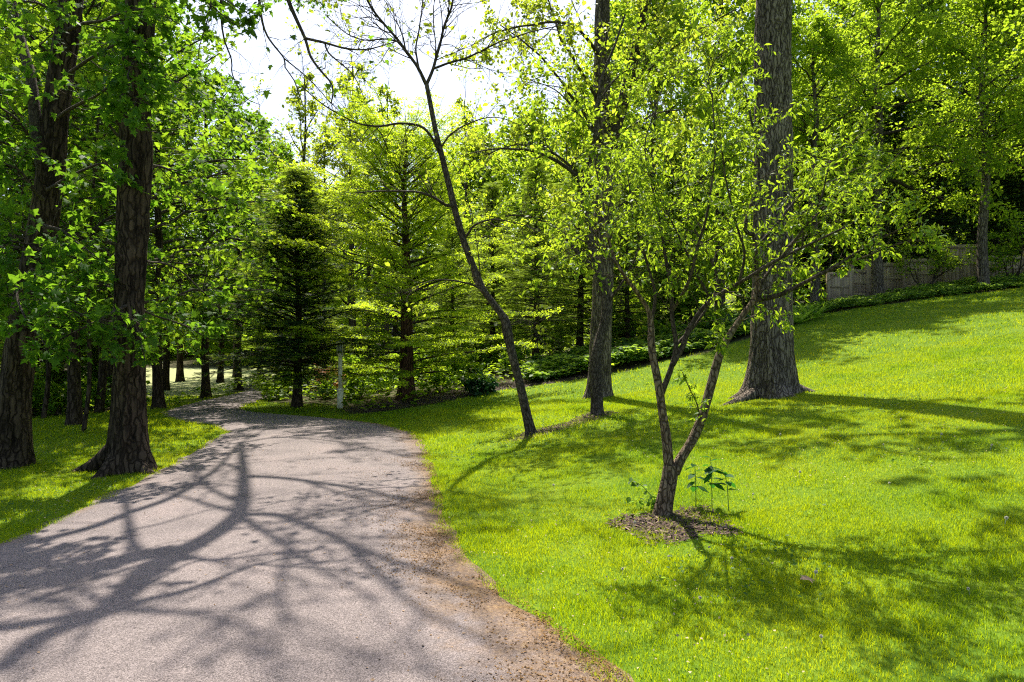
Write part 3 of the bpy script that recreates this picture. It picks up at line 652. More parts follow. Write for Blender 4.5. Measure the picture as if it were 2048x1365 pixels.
lb([(835, 135), (833, 100, 11.2), (838, 60, 11.3), (845, 10, 11.4), (850, -40, 11.4)], 4, 2)
lb([(866, 138), (905, 125, 10.8), (950, 108, 10.5), (1000, 85, 10.3), (1060, 64, 10.1), (1130, 50, 10)], 5, 1.5)
lb([(800, 85), (770, 78, 10.6), (730, 80, 10.4), (690, 66, 10.2), (650, 30, 10)], 4, 1.5)
lb([(885, 320), (862, 272, 11), (840, 252, 10.9), (800, 246, 10.7), (752, 251, 10.5), (690, 235, 10.2), (640, 205, 10), (590, 160, 9.8)], 7, 1.8)
lb([(908, 412), (890, 410, 10.8), (865, 395, 10.7), (820, 384, 10.5), (770, 382, 10.3), (710, 386, 10.1)], 7, 2)
lb([(978, 594), (950, 572, 10.8), (915, 562, 10.6), (880, 560, 10.4), (850, 566, 10.2), (810, 588, 10)], 5, 1.5)
lb([(928, 480), (950, 450, 10.9), (985, 440, 10.7), (1030, 445, 10.5), (1080, 460, 10.3)], 5, 1.5)
lb([(880, 300), (900, 270, 10.9), (940, 245, 10.7), (990, 235, 10.5), (1040, 250, 10.4)], 4, 1.2)
lb([(962, 572), (958, 520, 10.9), (950, 470, 10.8), (935, 410, 10.7)], 3, 1)
lb([(1014, 655), (1040, 640, 10.9), (1075, 650, 10.8)], 3, 1)
CF_FINE = dict(wob=.16, trop=.02, kids=(3, 4), ang=(25, 60), ratio=.62, leaves=.55, leaf_lev=0)
for c, r in LB: t.sprout(c, r, 12, .8, 1, CF_FINE, .12)
for k in (0, 1, 2, 3, 4): t.sprout(*LB[k], 7, 1.1, 2, CF_FINE, .2)
root = empty('crooked_tree', ray_ground(1062, 872), 'thin crooked dark tree, nearly bare, leaning left on the lawn', 'tree')
finish(root, t, 'bark_slim', 'yellow_leaf', t.leaves(T_OVAL, .075, .5, .6, .02), tk)

# ------------------------------------------------------------------ big oak on the slope
t = Tree()
ok_ = pxpath([(1543, 812, 78), (1543, 790, 78), (1543, 730, 78), (1543, 660, 77), (1544, 560, 74), (1545, 430, 71), (1546, 300, 69), (1546, 150, 67), (1546, 0, 66), (1548, -200, 62), (1545, -420, 52)], 13)
tk = trunk_mesh(ok_, 150, .04, .030, .85, .42, 5, 2.2, fu=7, seed=5)
for k in range(7):
    a = k * 2.4; h = 9.4 + k * .6; L = 4.2 - .25 * k; b = V3(*ok_[-1][:2], h)
    c, r = t.limb([b, b + V3(math.cos(a) * L * .5, math.sin(a) * L * .5, .8), b + V3(math.cos(a) * L, math.sin(a) * L, 2.0)], .11, .03, 8, .3, .3)
    t.sprout(c, r, 7, 1.6, 2, dict(CF_MAPLE, flat=.8, leaves=2.2), .3)
og = lambda dx, dy, up: V3(ok_[0][0] + dx, ok_[0][1] + dy, float(gz(ok_[0][0] + dx, ok_[0][1] + dy)) + up)
tk = roots(tk, [([og(-.15, -.1, .22), og(-.5, -.25, .06), og(-.85, -.5, -.01), og(-1.25, -.85, -.04)], .15, .05), ([og(.2, -.05, .22), og(.48, -.15, .05), og(.75, -.3, -.08)], .14, .06), ([og(.0, -.2, .2), og(.1, -.5, .03), og(.2, -.75, -.08)], .13, .06), ([og(-.25, .1, .2), og(-.55, .15, .03), og(-.8, .2, -.08)], .13, .06)])
root = empty('oak_tree', ray_ground(1545, 795), 'thickest grey furrowed trunk with a wide flared foot on the sloping lawn', 'tree')
finish(root, t, 'bark_grey', 'maple_far', t.leaves(T_QUAD, .22, .3, 1, .08), tk)

# ------------------------------------------------------------------ tall tree with yellow spring leaves, twin topped
t = Tree()
yt = pxpath([(1195, 812, 52), (1196, 795, 50), (1199, 740, 49), (1202, 660, 47), (1206, 560, 45), (1208, 440, 42), (1206, 330, 40), (1204, 200, 36), (1204, 80, 33), (1206, -40, 30), (1210, -200, 24)], 16)
yt[:, 3] *= .88
tk = trunk_mesh(yt, 72, .05, .016, .7, .30, 5, .9, fu=8, seed=6)
YB = [t.limb(pp([(1208, 345, 16), (1225, 280, 15.9), (1250, 190, 15.8), (1272, 100, 15.7), (1292, 10, 15.6), (1310, -120, 15.5)]), .16, .10, 10, .15),
      t.limb(pp([(1206, 300, 16), (1170, 230, 15.5), (1120, 160, 15), (1060, 95, 14.6), (1000, 50, 14.2)]), .05, .012, 7, .12, .1),
      t.limb(pp([(1205, 215, 16), (1160, 140, 15.6), (1120, 70, 15.2), (1090, -20, 15)]), .05, .015, 7, .12, .1),
      t.limb(pp([(1204, 120, 16), (1150, 55, 15.2), (1080, 48, 14.8), (1010, 60, 14.4), (950, 85, 14)]), .045, .01, 7, .12, .1),
      t.limb(pp([(1207, 400, 16), (1150, 340, 15.4), (1090, 300, 15), (1030, 290, 14.6), (970, 310, 14.4)]), .045, .01, 7, .12, .1),
      t.limb(pp([(1250, 190, 15.8), (1320, 120, 15.4), (1400, 60, 15), (1470, 20, 14.8)]), .045, .012, 7, .12, .1),
      t.limb(pp([(1230, 270, 15.9), (1310, 230, 15.4), (1390, 215, 15)]), .035, .01, 7, .12, .1),
      t.limb(pp([(1205, 250, 16), (1240, 210, 15.4), (1280, 150, 15), (1330, 60, 14.8)]), .035, .01, 7, .12, .1),
      t.limb(pp([(1206, 420, 16), (1150, 400, 15.2), (1090, 420, 14.8)]), .03, .008, 6, .12, .1)]
CF_YEL = dict(wob=.2, trop=.01, kids=(2, 4), ang=(30, 65), ratio=.6, leaves=5.5, leaf_lev=1)
for c, r in YB: t.sprout(c, r, 9, 1.1, 2, CF_YEL, .2)
root = empty('twin_top_tree', ray_ground(1196, 795), 'tall grey trunk dividing high up, sparse yellow leaves, behind the slim forked tree', 'tree')
finish(root, t, 'bark_grey', 'yellow_leaf', t.leaves(T_OVAL, .085, .4, .6, .05), tk)

# slim tree right in front of it
t = Tree()
sl_ = pxpath([(1194, 845, 27), (1194, 826, 26), (1193, 770, 24), (1192, 720, 23), (1200, 680, 21), (1210, 645, 21), (1214, 615, 22), (1208, 580, 19), (1196, 540, 17), (1184, 500, 15), (1176, 450, 14), (1168, 410, 13), (1168, 375, 13), (1180, 320, 10), (1190, 270, 9), (1197, 210, 8), (1206, 150, 7), (1230, 90, 5), (1250, 30, 4)], 12.5)
tk = trunk_mesh(sl_, 36, .05, .005, .5, .10, 5, 0, fu=14, seed=8)
SB = [t.limb(pp([(1196, 540, 12.5), (1165, 518, 12.3), (1135, 480, 12.2), (1112, 455, 12), (1080, 440, 11.9), (1030, 432, 11.7), (985, 440, 11.5)]), .05, .008, 7, .08, .06),
      t.limb(pp([(1167, 380, 12.5), (1150, 350, 12.4), (1125, 330, 12.3), (1090, 312, 12.1), (1040, 300, 11.9), (990, 298, 11.8), (930, 310, 11.6)]), .045, .007, 7, .08, .06),
      t.limb(pp([(1140, 340, 12.4), (1150, 320, 12.4), (1175, 300, 12.4)]), .02, .008, 6, .08),
      t.limb(pp([(1178, 460, 12.5), (1230, 420, 12.4), (1280, 370, 12.3), (1310, 310, 12.2)]), .03, .007, 6, .08, .06),
      t.limb(pp([(1190, 270, 12.5), (1150, 220, 12.3), (1110, 180, 12.1), (1060, 160, 12)]), .025, .006, 6, .08, .06),
      t.limb(pp([(1214, 610, 12.5), (1240, 570, 12.3), (1270, 520, 12.2), (1290, 450, 12.1)]), .03, .008, 6, .08, .06),
      t.limb(pp([(1200, 200, 12.5), (1240, 150, 12.4), (1290, 120, 12.2)]), .02, .006, 6, .08, .06)]
CF_SL = dict(wob=.2, trop=.0, kids=(2, 4), ang=(30, 65), ratio=.6, leaves=2.6, leaf_lev=1)
for c, r in SB: t.sprout(c, r, 10, .8, 2, CF_SL, .2)
root = empty('slim_forked_tree', ray_ground(1194, 828), 'slim bent tree with forked limbs, in a mulch strip before the tall grey trunk', 'tree')
finish(root, t, 'bark_slim', 'lime_leaf', t.leaves(T_OVAL, .08, .4, .6, .04), tk)

# ------------------------------------------------------------------ small foreground tree with two stems
t = Tree()
d0 = 6.05
fb = pxpath([(1322, 1062, 48), (1324, 1035, 44), (1330, 1000, 40), (1338, 960, 38), (1342, 930, 34)], d0); fb[:, 3] *= .84
left = pxpath([(1340, 945, 26), (1336, 915, 24), (1332, 870, 23), (1324, 820, 21), (1318, 775, 20), (1308, 725, 19), (1303, 690, 18), (1302, 650, 15), (1296, 620, 13), (1270, 580, 12, 5.95), (1235, 530, 9, 5.9), (1215, 470, 7, 5.9), (1205, 400, 5, 5.9), (1190, 330, 3, 5.9)], d0)
right = pxpath([(1346, 950, 30), (1360, 920, 27), (1385, 880, 25), (1402, 840, 24), (1414, 800, 23), (1425, 760, 23), (1436, 720, 22), (1448, 690, 21), (1466, 660, 19), (1490, 625, 18), (1508, 600, 18), (1516, 570, 15), (1512, 520, 11, 6.1), (1508, 470, 10, 6.2)], d0)
left[:, 3] *= .82; right[:, 3] *= .82
rb = MB(); 
for pth, sd in ((fb, 11), (left, 12), (right, 13)):
    v, qd, c_ = trunk_mesh(pth, 30, .03, .006, .35 if sd == 11 else 0, .09, 4, .6, fu=12, fz=5, seed=sd); rb.add(v, None, qd)
FB = []
def fl(rows, w0, w1, d=6.05): 
    c = t.limb(pp(rows, d), w0 / 2 / F * d, w1 / 2 / F * d, 7, .06, .04); FB.append(c); return c
fl([(1322, 790), (1340, 740), (1352, 690), (1346, 630), (1342, 580), (1330, 510), (1320, 440), (1300, 360)], 13, 3)
fl([(1345, 730), (1368, 690), (1378, 660), (1410, 612), (1450, 580), (1500, 550, 5.9), (1560, 518, 5.8), (1620, 490, 5.7), (1690, 455, 5.6)], 13, 4)
fl([(1514, 600), (1560, 590, 5.9), (1600, 570, 5.8), (1650, 545, 5.7), (1710, 510, 5.6), (1770, 475, 5.5), (1825, 445, 5.4)], 12, 2)
fl([(1508, 470, 6.2), (1490, 460, 6.2), (1505, 400, 6.25), (1518, 345, 6.3), (1512, 290, 6.3), (1500, 230, 6.35), (1488, 170, 6.4)], 10, 3)
fl([(1510, 500, 6.15), (1560, 440, 6.3), (1620, 370, 6.5), (1680, 320, 6.6), (1710, 280, 6.6)], 8, 2.5)
fl([(1352, 690), (1390, 650, 6.2), (1430, 590, 6.3), (1430, 540, 6.4), (1395, 470, 6.5), (1360, 400, 6.6), (1340, 320, 6.7)], 8, 2.5)
fl([(1420, 600), (1400, 560), (1370, 500), (1345, 450), (1310, 380)], 7, 2)
fl([(1302, 650), (1310, 590, 6.1), (1290, 520, 6.1), (1270, 440, 6.1), (1255, 350, 6.2)], 8, 2)
fl([(1516, 580), (1540, 540, 6.2), (1590, 480, 6.3), (1650, 420, 6.4), (1720, 380, 6.5), (1780, 330, 6.5)], 8, 2)
fl([(1346, 620), (1380, 560, 5.8), (1400, 480, 5.7), (1420, 390, 5.6), (1430, 300, 5.6), (1425, 200, 5.6)], 8, 2)
fl([(1480, 560, 5.9), (1490, 500, 5.8), (1470, 430, 5.7), (1450, 350, 5.6), (1440, 260, 5.5)], 6, 2)
fl([(1235, 530, 5.9), (1200, 500, 5.8), (1160, 480, 5.7)], 5, 2)
fl([(1560, 518, 5.8), (1600, 470, 5.7), (1640, 400, 5.6), (1660, 320, 5.6)], 6, 2)
fl([(1402, 850), (1396, 810, 5.95), (1380, 780, 5.9), (1365, 745, 5.9)], 4, 1.5)
fl([(1448, 695), (1440, 680, 5.95), (1425, 690, 5.9)], 4, 1.5)
fl([(1650, 545, 5.7), (1720, 520, 5.6), (1790, 490, 5.5), (1840, 480, 5.5)], 5, 1.5)
fl([(1300, 360), (1290, 290, 6.2), (1310, 220, 6.3), (1330, 160, 6.4)], 4, 1.5)
fl([(1425, 200, 5.6), (1420, 150, 5.6), (1440, 100, 5.6)], 3, 1.5)

CF_LAN = dict(wob=.2, trop=.0, kids=(2, 3), ang=(30, 65), ratio=.6, leaves=4.6, leaf_lev=1)
for i, (c, r) in enumerate(FB):
    if i in (13, 14): t.sprout(c, r, 12, .16, 0, dict(CF_LAN, leaves=7), .1)
    elif i in (2, 15): t.sprout(c, r, 8, .26, 2, dict(CF_LAN, trop=.06), .35, 1.0, .3)
    else: t.sprout(c, r, 10, .42, 2, CF_LAN, .25, 1.0, .45); t.grow(c[-1], unit(c[-1] - c[-3]), .3, .005, 1, CF_LAN)
for pth in (left, right):
    c = spline(pth, .06); t.sprout(c[:, :3], c[:, 3] * .5, 9, .42, 2, CF_LAN, .62)
root = empty('small_two_stem_tree', ray_ground(1325, 1035), 'small foreground tree with two tan stems and narrow drooping leaves in a mulch ring', 'tree')
rb.build('trunk', M['bark_tan'], root, True)
finish(root, t, 'bark_tan', 'lance_leaf', t.leaves(T_LANCE, .050, .45, .6, .012))

# ------------------------------------------------------------------ generated trees
def broadleaf(name, label, cat, loc, H, r, cb, sp, nl, cf, tm, size, leafmat, bark='bark_grey', lean=(0, 0), lev=1, group=None, el=(5, 60), ns=6, rel=.42, shape=1.0, droop=.3, jit=.1, wob=.25):
    t = Tree(); b = np.array(loc, float); tp = []
    for k in range(7):
        f = k / 6; tp.append([b[0] + lean[0] * f + rng.normal(0, .035 * H * .1) * (k > 0), b[1] + lean[1] * f + rng.normal(0, .0035 * H) * (k > 0), b[2] - .1 + H * .96 * f, r * (1 - .82 * f)])
    tk = trunk_mesh(np.array(tp), 18, .25, .012, .5, .25, 5, rng.uniform(0, 6), seed=int(rng.integers(50)))
    c0 = tk[2]
    for j in range(nl):
        f = (j + rng.uniform(.1, .9)) / nl; h = cb + (.97 - cb) * f; i = min(len(c0) - 1, int(h * (len(c0) - 1)))
        a = j * 2.4 + rng.uniform(-.5, .5); prof = (1 - f ** 1.6 * .8) * (.65 + .35 * min(1, f * 5)) * shape
        L = sp * prof * rng.uniform(.75, 1.2); e = R(el[0] + (el[1] - el[0]) * f + rng.uniform(-8, 8))
        dv = V3(math.cos(a) * math.cos(e), math.sin(a) * math.cos(e), math.sin(e)); p0 = c0[i, :3]
        c, rr = t.limb([p0, p0 + dv * L * .5 + V3(0, 0, .04 * L), p0 + dv * L + V3(0, 0, -.02 * L)], c0[i, 3] * .5 + .008, .012, 6, .3, wob)
        t.sprout(c, rr, ns, L * rel, lev, cf, .2)
    t.grow(c0[-1, :3], V3(0, 0, 1), sp * .4, c0[-1, 3] * .8, lev, cf)
    root = empty(name, loc, label, cat, group)
    finish(root, t, bark, leafmat, t.leaves(tm, size, droop, 1, jit), (tk[0], tk[1]))
    return root
def conifer(name, label, cat, loc, H, r, cb, sp, whorl, per, tm, size, leafmat, bark='bark_dark', group=None, droop=-.12, rise=.0, prof=.85, sub=.17, sublen=.4, tips=None, up=2.0, ragged=.2, bare=.15, gap=0, wav=0):
    t = Tree(); b = np.array(loc, float)
    tp = np.array([[b[0] + rng.normal(0, .02), b[1], b[2] - .1 + H * f, r * (1 - .93 * f)] for f in np.linspace(0, 1, 6)])
    tk = trunk_mesh(tp, 20, .2, .008, .5, .3, 6, 1, seed=9); pos, Y, Nn = [], [], []; tpos, tY = [], []
    z = cb * H; a0 = 0
    while z < H * .985:
        f = (z / H - cb) / (1 - cb); L0 = sp * (1 - f) ** prof * (.75 + .25 * min(1, f * 6)) + .06
        a0 += rng.uniform(.5, 1.2)
        for k in range(per):
            L = L0 * rng.uniform(1 - ragged * 1.6, 1 + ragged); a = a0 + k * 6.283 / per + rng.uniform(-.25, .25); e = R(rise + 40 * f) + rng.normal(0, .06)
            hd = V3(math.cos(a), math.sin(a), 0); p0 = b + V3(0, 0, z + rng.uniform(-.08, .08))
            m = max(3, int(L / sub)); s_ = np.linspace(0, 1, m + 1)[1:]
            ln = p0 + hd * (s_ * L * math.cos(e))[:, None] + V3(0, 0, 1) * (s_ * L * math.sin(e) + droop * L * s_ ** 2 * (1 - f))[:, None]
            if wav: ln = ln + wav * L * (np.stack([noise3(ln * 1.3 + k_ * 9.7 + a) for k_ in range(3)], -1) - .5) * s_[:, None]
            t.wood.tube(np.vstack([p0, ln]), np.linspace(min(.03, .012 + L * .006), .003, m + 1), 4, False)
            sd = V3(-math.sin(a), math.cos(a), 0)
            for i_, p in enumerate(ln):
                if s_[i_] < bare or noise3(p * V3(1.6, 1.6, 3.2) + 5) < gap: continue
                sl = sublen * (1 - .6 * s_[i_]) * min(1, .35 + L * .5) * rng.uniform(.7, 1.2)
                for sg in (-1, 1):
                    dv = unit(hd * .75 + sd * sg + V3(0, 0, -.08) + rv() * .12); nn = max(1, int(sl / (size * .55)))
                    for u in range(nn):
                        pos.append(p + dv * sl * u / nn); Y.append(dv + rv() * .2); Nn.append(V3(0, 0, up) + rv() * .5)
                    tpos.append(p + dv * sl); tY.append(dv)
            pos.append(ln[-1]); Y.append(hd + V3(0, 0, .1)); Nn.append(V3(0, 0, up)); tpos.append(ln[-1] + hd * size * .5); tY.append(hd)
        z += whorl * rng.uniform(.75, 1.25) * (1 - .35 * f)
    pos, Y, Nn = map(np.array, (pos, Y, Nn)); n = len(pos)
    root = empty(name, loc, label, cat, group)
    finish(root, t, bark, leafmat, place(tm, pos, Y, Nn, size * rng.uniform(.7, 1.25, n)), (tk[0], tk[1]))
    if tips:
        tpos, tY = np.array(tpos), np.array(tY); k = rng.random(len(tpos)) < tips[1]; tpos, tY = tpos[k], tY[k]
        v = place(tm, tpos, tY, V3(0, 0, 1) + rng.normal(0, .5, tpos.shape), size * tips[2]); mesh_obj('fresh_tips', v[0], [v[1]], M[tips[0]], root)
    return root

CF_B = dict(wob=.25, trop=.02, kids=(2, 3), ang=(30, 70), ratio=.6, leaves=3.2, leaf_lev=0, flat=.7)
# conifers beyond the bend
conifer('spruce_tree', 'dark green layered spruce with bright tips on the far side of the bend', 'tree', ray_ground(595, 814), 6.1, .12, .14, 2.2, .17, 8, T_NEEDLE, .20, 'spruce_leaf', tips=('spruce_tip', .8, 1.0), droop=-.30, rise=12, sublen=.62, sub=.13, ragged=.45, wav=.14, gap=.16)
conifer('dawn_redwood', 'bright yellow green feathery layered tree with a flared reddish trunk behind the white lamp post', 'tree', ray_ground(812, 800), 7.0, .21, .10, 3.8, .26, 5, T_PAD, .16, 'larch_leaf', 'bark_red', droop=-.12, rise=6, prof=.34, sub=.19, sublen=.75, up=1.8, ragged=.38, bare=.2, gap=.24, wav=.15)
h0 = conifer('hemlock_tree', 'olive hemlock with a bare dark lower trunk right of the crooked tree', 'tree', G(1072, 23), 7.0, .13, .12, 1.9, .2, 7, T_NEEDLE, .27, 'hemlock_leaf', group='hemlocks behind the lawn', droop=-.15, sub=.18, sublen=.6, bare=.2)
for px, d, sc, lab in [(1160, 24.5, 1.05, 'olive hemlock directly behind the tall grey trunk of the twin topped tree'),
                       (985, 26, 1.0, 'olive hemlock showing through the bare crooked tree'), (1255, 24, .85, 'olive hemlock behind the left limbs of the small two stem tree'),
                       (905, 23.5, .8, 'small olive hemlock just right of the reddish flared trunk'), (1345, 26, 1.0, 'olive hemlock behind the centre of the small two stem tree')]:
    copy_tree(h0, G(px, d), rng.uniform(0, 6), sc, lab, 'hemlocks behind the lawn')
s0 = conifer('dark_conifer', 'dark green conifer behind the fence gate panel', 'tree', G(1690, 33.5), 9.5, .17, .03, 2.4, .28, 8, T_NEEDLE, .42, 'spruce_leaf', group='dark conifers behind the fence', sub=.32, sublen=.6, droop=-.15)
for px, d, sc, lab in [(1790, 34.5, 1.0, 'dark green conifer behind the second fence post'), (1880, 34, .95, 'dark green conifer behind the creamy flowering shrub'),
                       (1950, 36, 1.1, 'dark green conifer behind the tallest fence panel'), (2045, 35, .95, 'dark green conifer behind the fence at the right border'), (1610, 35, .9, 'dark green conifer behind the thin trunk left of the gate panel')]:
    copy_tree(s0, G(px, d), rng.uniform(0, 6), sc, lab, 'dark conifers behind the fence')
for px, d, sc, lab in [(792, 38, 1.35, 'tall dark spruce top rising above the feathery conifer'), (852, 46, 1.6, 'tallest dark spruce top behind the bare crooked tree')]:
    copy_tree(s0, G(px, d), rng.uniform(0, 6), (sc * .7, sc * .7, sc), lab, 'tall spruces against the sky')
for px, d, sc, lab in [(70, 19, .95, 'shaded hemlock in the left woods behind the leaning maple'), (190, 20, .9, 'shaded hemlock in the left woods between the two big maples'), (-60, 22, 1.1, 'shaded hemlock at the far left of the woods')]:
    copy_tree(h0, G(px, d), rng.uniform(0, 6), sc, lab, 'hemlocks in the left woods')

# woods on the left: dense maples of two kinds
m0 = broadleaf('woodland_maple', 'dark trunked leafy maple on the left verge where the drive bends', 'tree', G(318, 17.3), 11, .13, .23, 4.0, 26, dict(CF_B, leaves=8.5, flat=.5), T_MAPLE, .125, 'maple_leaf', 'bark_dark', group='leafy maples along the far drive', ns=7, el=(-6, 60))
m1 = broadleaf('woodland_maple', 'bright leafy maple filling the gap behind the two big trunks', 'tree', G(150, 13.6), 11, .12, .22, 3.8, 26, dict(CF_B, leaves=8.5, flat=.5), T_MAPLE, .12, 'maple_far', 'bark_dark', group='maples in the left woods', ns=7, el=(-5, 60))
for src, px, d, sc, lab in [(m0, 412, 20.8, .95, 'dark trunked leafy maple at the drive edge beside the pale field'), (m0, 477, 24.3, .95, 'last dark trunked maple where the drive disappears'),
                            (m0, 440, 29, .95, 'leafy maple on the far side of the pale field')]:
    copy_tree(src, G(px, d), rng.uniform(0, 6), sc, lab, 'leafy maples along the far drive')
for src, px, d, sc, lab in [(m1, -40, 13, 1.0, 'leafy maple crown at the left border behind the leaning trunk'), (m0, 60, 17, 1.15, 'leafy maple in the left woods showing high between the big trunks'),
                            (m1, 215, 19, 1.1, 'leafy maple behind the left flank of the straight big trunk'), (m0, -150, 18, 1.1, 'leafy maple deep in the woods at the far left'),
                            (m1, 262, 12.4, .8, 'leafy maple right behind the straight big trunk'), (m1, 330, 25, 1.0, 'pale green maple across the field just right of the straight trunk'), (m0, 120, 26, 1.2, 'dark leafy maple far back in the left woods'),
                            (m1, -20, 21, 1.35, 'tall leafy maple at the left border of the woods'), (m0, 100, 22, 1.4, 'tall dark leafy maple seen between the two big trunks'), (m1, 190, 24, 1.45, 'tall bright leafy maple left of the straight trunk'), (m0, 360, 30, 1.1, 'dark leafy maple behind the pale field'), (m1, 20, 30, 1.2, 'bright leafy maple far back at the left border'), (m1, 560, 30, 1.0, 'bright leafy maple behind the dark layered spruce'), (m0, 520, 36, 1.0, 'leafy maple behind the far end of the drive')]:
    copy_tree(src, G(px, d), rng.uniform(0, 6), sc, lab, 'maples in the left woods')
# thin straight trunks in the left woods
for px, py, d, w, lab in [(166, 868, 12.5, 9, 'thin crooked sapling trunk standing on the shaded left grass'), (86, 835, 15, 10, 'thin straight dark trunk behind the leaning maple'), (196, 824, 16.3, 18, 'short leaning dark trunk left of the straight big maple')]:
    b = G(px, d); H = 6
    tr = trunk_mesh(np.array([[b[0], b[1], b[2] - .1, w / 2 / F * d], [b[0] + .12, b[1], b[2] + 1, w / 2 / F * d * .9], [b[0] + .1, b[1], b[2] + 3, w / 2 / F * d * .7], [b[0] + .3, b[1], b[2] + H, .02]]), 14, .12, .006, .3, .1, 4, 0)
    t = Tree()
    for k in range(9):
        c, r_ = t.limb([b + V3(.1, 0, 1.6 + k * .5), b + V3(.1 + math.cos(k * 2.4) * .9, math.sin(k * 2.4) * .9, 1.9 + k * .5)], .012, .004, 4, .15, .1); t.sprout(c, r_, 4, .5, 1, CF_MAPLE, .2)
    root = empty('sapling_tree', b, lab, 'tree', 'saplings in the left woods'); finish(root, t, 'bark_dark', 'maple_leaf', t.leaves(T_MAPLE, .13), (tr[0], tr[1]))

# bright crowns behind the middle of the lawn
l0 = broadleaf('lime_maple', 'rounded lime green tree crown against the sky behind the crooked tree', 'tree', G(960, 40), 13, .2, .14, 4.6, 26, dict(CF_B, leaves=3.9), T_BUNCH, .52, 'lime_leaf', group='lime green crowns behind the lawn', ns=7, jit=.25, lev=1)
l1 = broadleaf('lime_maple', 'bright green crown filling the space behind the small two stem tree', 'tree', G(1310, 27), 15.5, .2, .16, 4.3, 26, dict(CF_B, leaves=3.8), T_BUNCH, .42, 'lime_leaf', group='lime green crowns behind the lawn', ns=7, jit=.2, lev=1)
for src, px, d, sc, lab in [(l0, 1065, 43, 1.12, 'rounded lime green crown just left of the tall grey twin trunk'), (l0, 1160, 38, 1.05, 'lime green crown behind the twin topped tree'), (l0, 890, 46, 1.0, 'lime green crown behind the feathery conifer'),
                            (l1, 1440, 30, 1.15, 'bright green crown just left of the thickest trunk'), (l1, 1240, 34, 1.1, 'green crown right behind the twin topped trunk'), (l1, 1560, 36, 1.1, 'green crown hidden behind the thickest trunk'),
                            (l0, 700, 44, .95, 'low green crown between the dark spruce and the feathery conifer'), (l0, 620, 46, .95, 'pale green crown above the dark layered spruce'), (l1, 540, 48, .8, 'distant green crown beyond the end of the drive')]:
    copy_tree(src, G(px, d), rng.uniform(0, 6), sc, lab, 'lime green crowns behind the lawn')
# tall, thinly leafed trees against the sky
CF_TH = dict(wob=.2, trop=.06, kids=(3, 4), ang=(20, 50), ratio=.62, leaves=1.0, leaf_lev=1)
k0 = broadleaf('thin_leaf_tree', 'tall slender tree with sparse yellow leaves against the white sky', 'tree', G(700, 30), 12.5, .12, .35, 3.0, 11, dict(CF_TH, leaves=2.6), T_QUAD, .12, 'yellow_leaf', 'bark_slim', group='sparse trees against the sky', el=(35, 70), lev=2, ns=4, rel=.5, jit=.06)
for px, d, sc, lab in [(735, 33, 1.1, 'second slender sparse tree against the white sky, right of its twin'), (650, 28, .88, 'slender sparse tree leaning left above the dark spruce'), (560, 32, .85, 'slender sparse tree left of the dark spruce top'), (470, 34, .85, 'slender sparse tree above the end of the drive'), (610, 27, 1.02, 'slender sparse tree rising just right of the dark layered spruce'), (775, 33, 1.15, 'slender sparse tree behind the crown of the feathery layered tree'), (705, 36, 1.35, 'tallest slender sparse tree reaching high into the white sky'), (520, 30, .98, 'slender sparse tree against the sky left of the spruce, above the leafy maples'), (930, 38, 1.2, 'slender sparse tree against the sky right of the crooked trunk')]:
    c = copy_tree(k0, G(px, d), rng.uniform(0, 6), sc, lab, 'sparse trees against the sky')

# trees before and above the fence
y0 = broadleaf('slope_tree', 'yellow green tree with a straight grey trunk in front of the second fence panel', 'tree', G(1757, 28.6), 15, .24, .36, 4.6, 26, dict(CF_B, leaves=3.5, flat=.5), T_BUNCH, .36, 'lime_leaf', group='trees along the fence', ns=8, el=(-18, 60), jit=.15)
for src, px, d, sc, lab in [(y0, 1968, 27, .86, 'yellow green tree with a crooked trunk before the tallest fence panel'), (y0, 1628, 27.4, .8, 'tree with a thin grey trunk just left of the gate panel'),
                            (y0, 2120, 26, 1.0, 'yellow green tree past the right border above the fence'), (l1, 1700, 37, 1.1, 'green crown behind the gate panel and dark conifers'), (l0, 1850, 40, 1.35, 'lime green crown high behind the flowering shrub'),
                            (l1, 1990, 39, 1.15, 'green crown high behind the crooked trunk'), (l0, 2110, 38, 1.3, 'lime green crown high at the right border'), (l0, 1760, 46, 1.35, 'lime crown far up the hill right of the sky gap')]:
    copy_tree(src, G(px, d), rng.uniform(0, 6), sc, lab, 'trees along the fence')

# far woods, one mass
bp_, bY, bN, bS, tr_ = [], [], [], [], MB()
for k in range(120):
    a = rng.uniform(-.66, .66); dd_ = rng.uniform(56, 95); x = math.tan(a) * dd_ * 1.35; z0 = float(gz(min(x, 60), min(dd_, 90)))
    Hh = rng.uniform(9, 13) * (1.15 if x > 10 else .95); cr = rng.uniform(3, 4.5)
    tr_.tube([V3(x, dd_, z0), V3(x, dd_, z0 + Hh * .8)], [.25, .1], 5)
    m = 620; u = unit(rng.normal(0, 1, (m, 3))); rad = rng.random(m) ** .4
    c = V3(x, dd_, z0 + Hh * .48) + u * rad[:, None] * V3(cr, cr, Hh * .52); bp_.append(c); bY.append(u * V3(1, 1, .3) + rng.normal(0, .5, (m, 3))); bN.append(V3(0, 0, 1) + u * .6 + rng.normal(0, .4, (m, 3)))
bp_, bY, bN = np.vstack(bp_), np.vstack(bY), np.vstack(bN)
v = place(T_BUNCH, bp_, bY, bN, rng.uniform(.8, 1.3, len(bp_)))
o = mesh_obj('far_woods', v[0], [v[1]], M['lime_leaf']); tag(o, 'far green woods closing the view behind the trees', 'woods', kind='stuff')
o2 = tr_.build('far_woods_trunks', M['bark_dark'], o); 

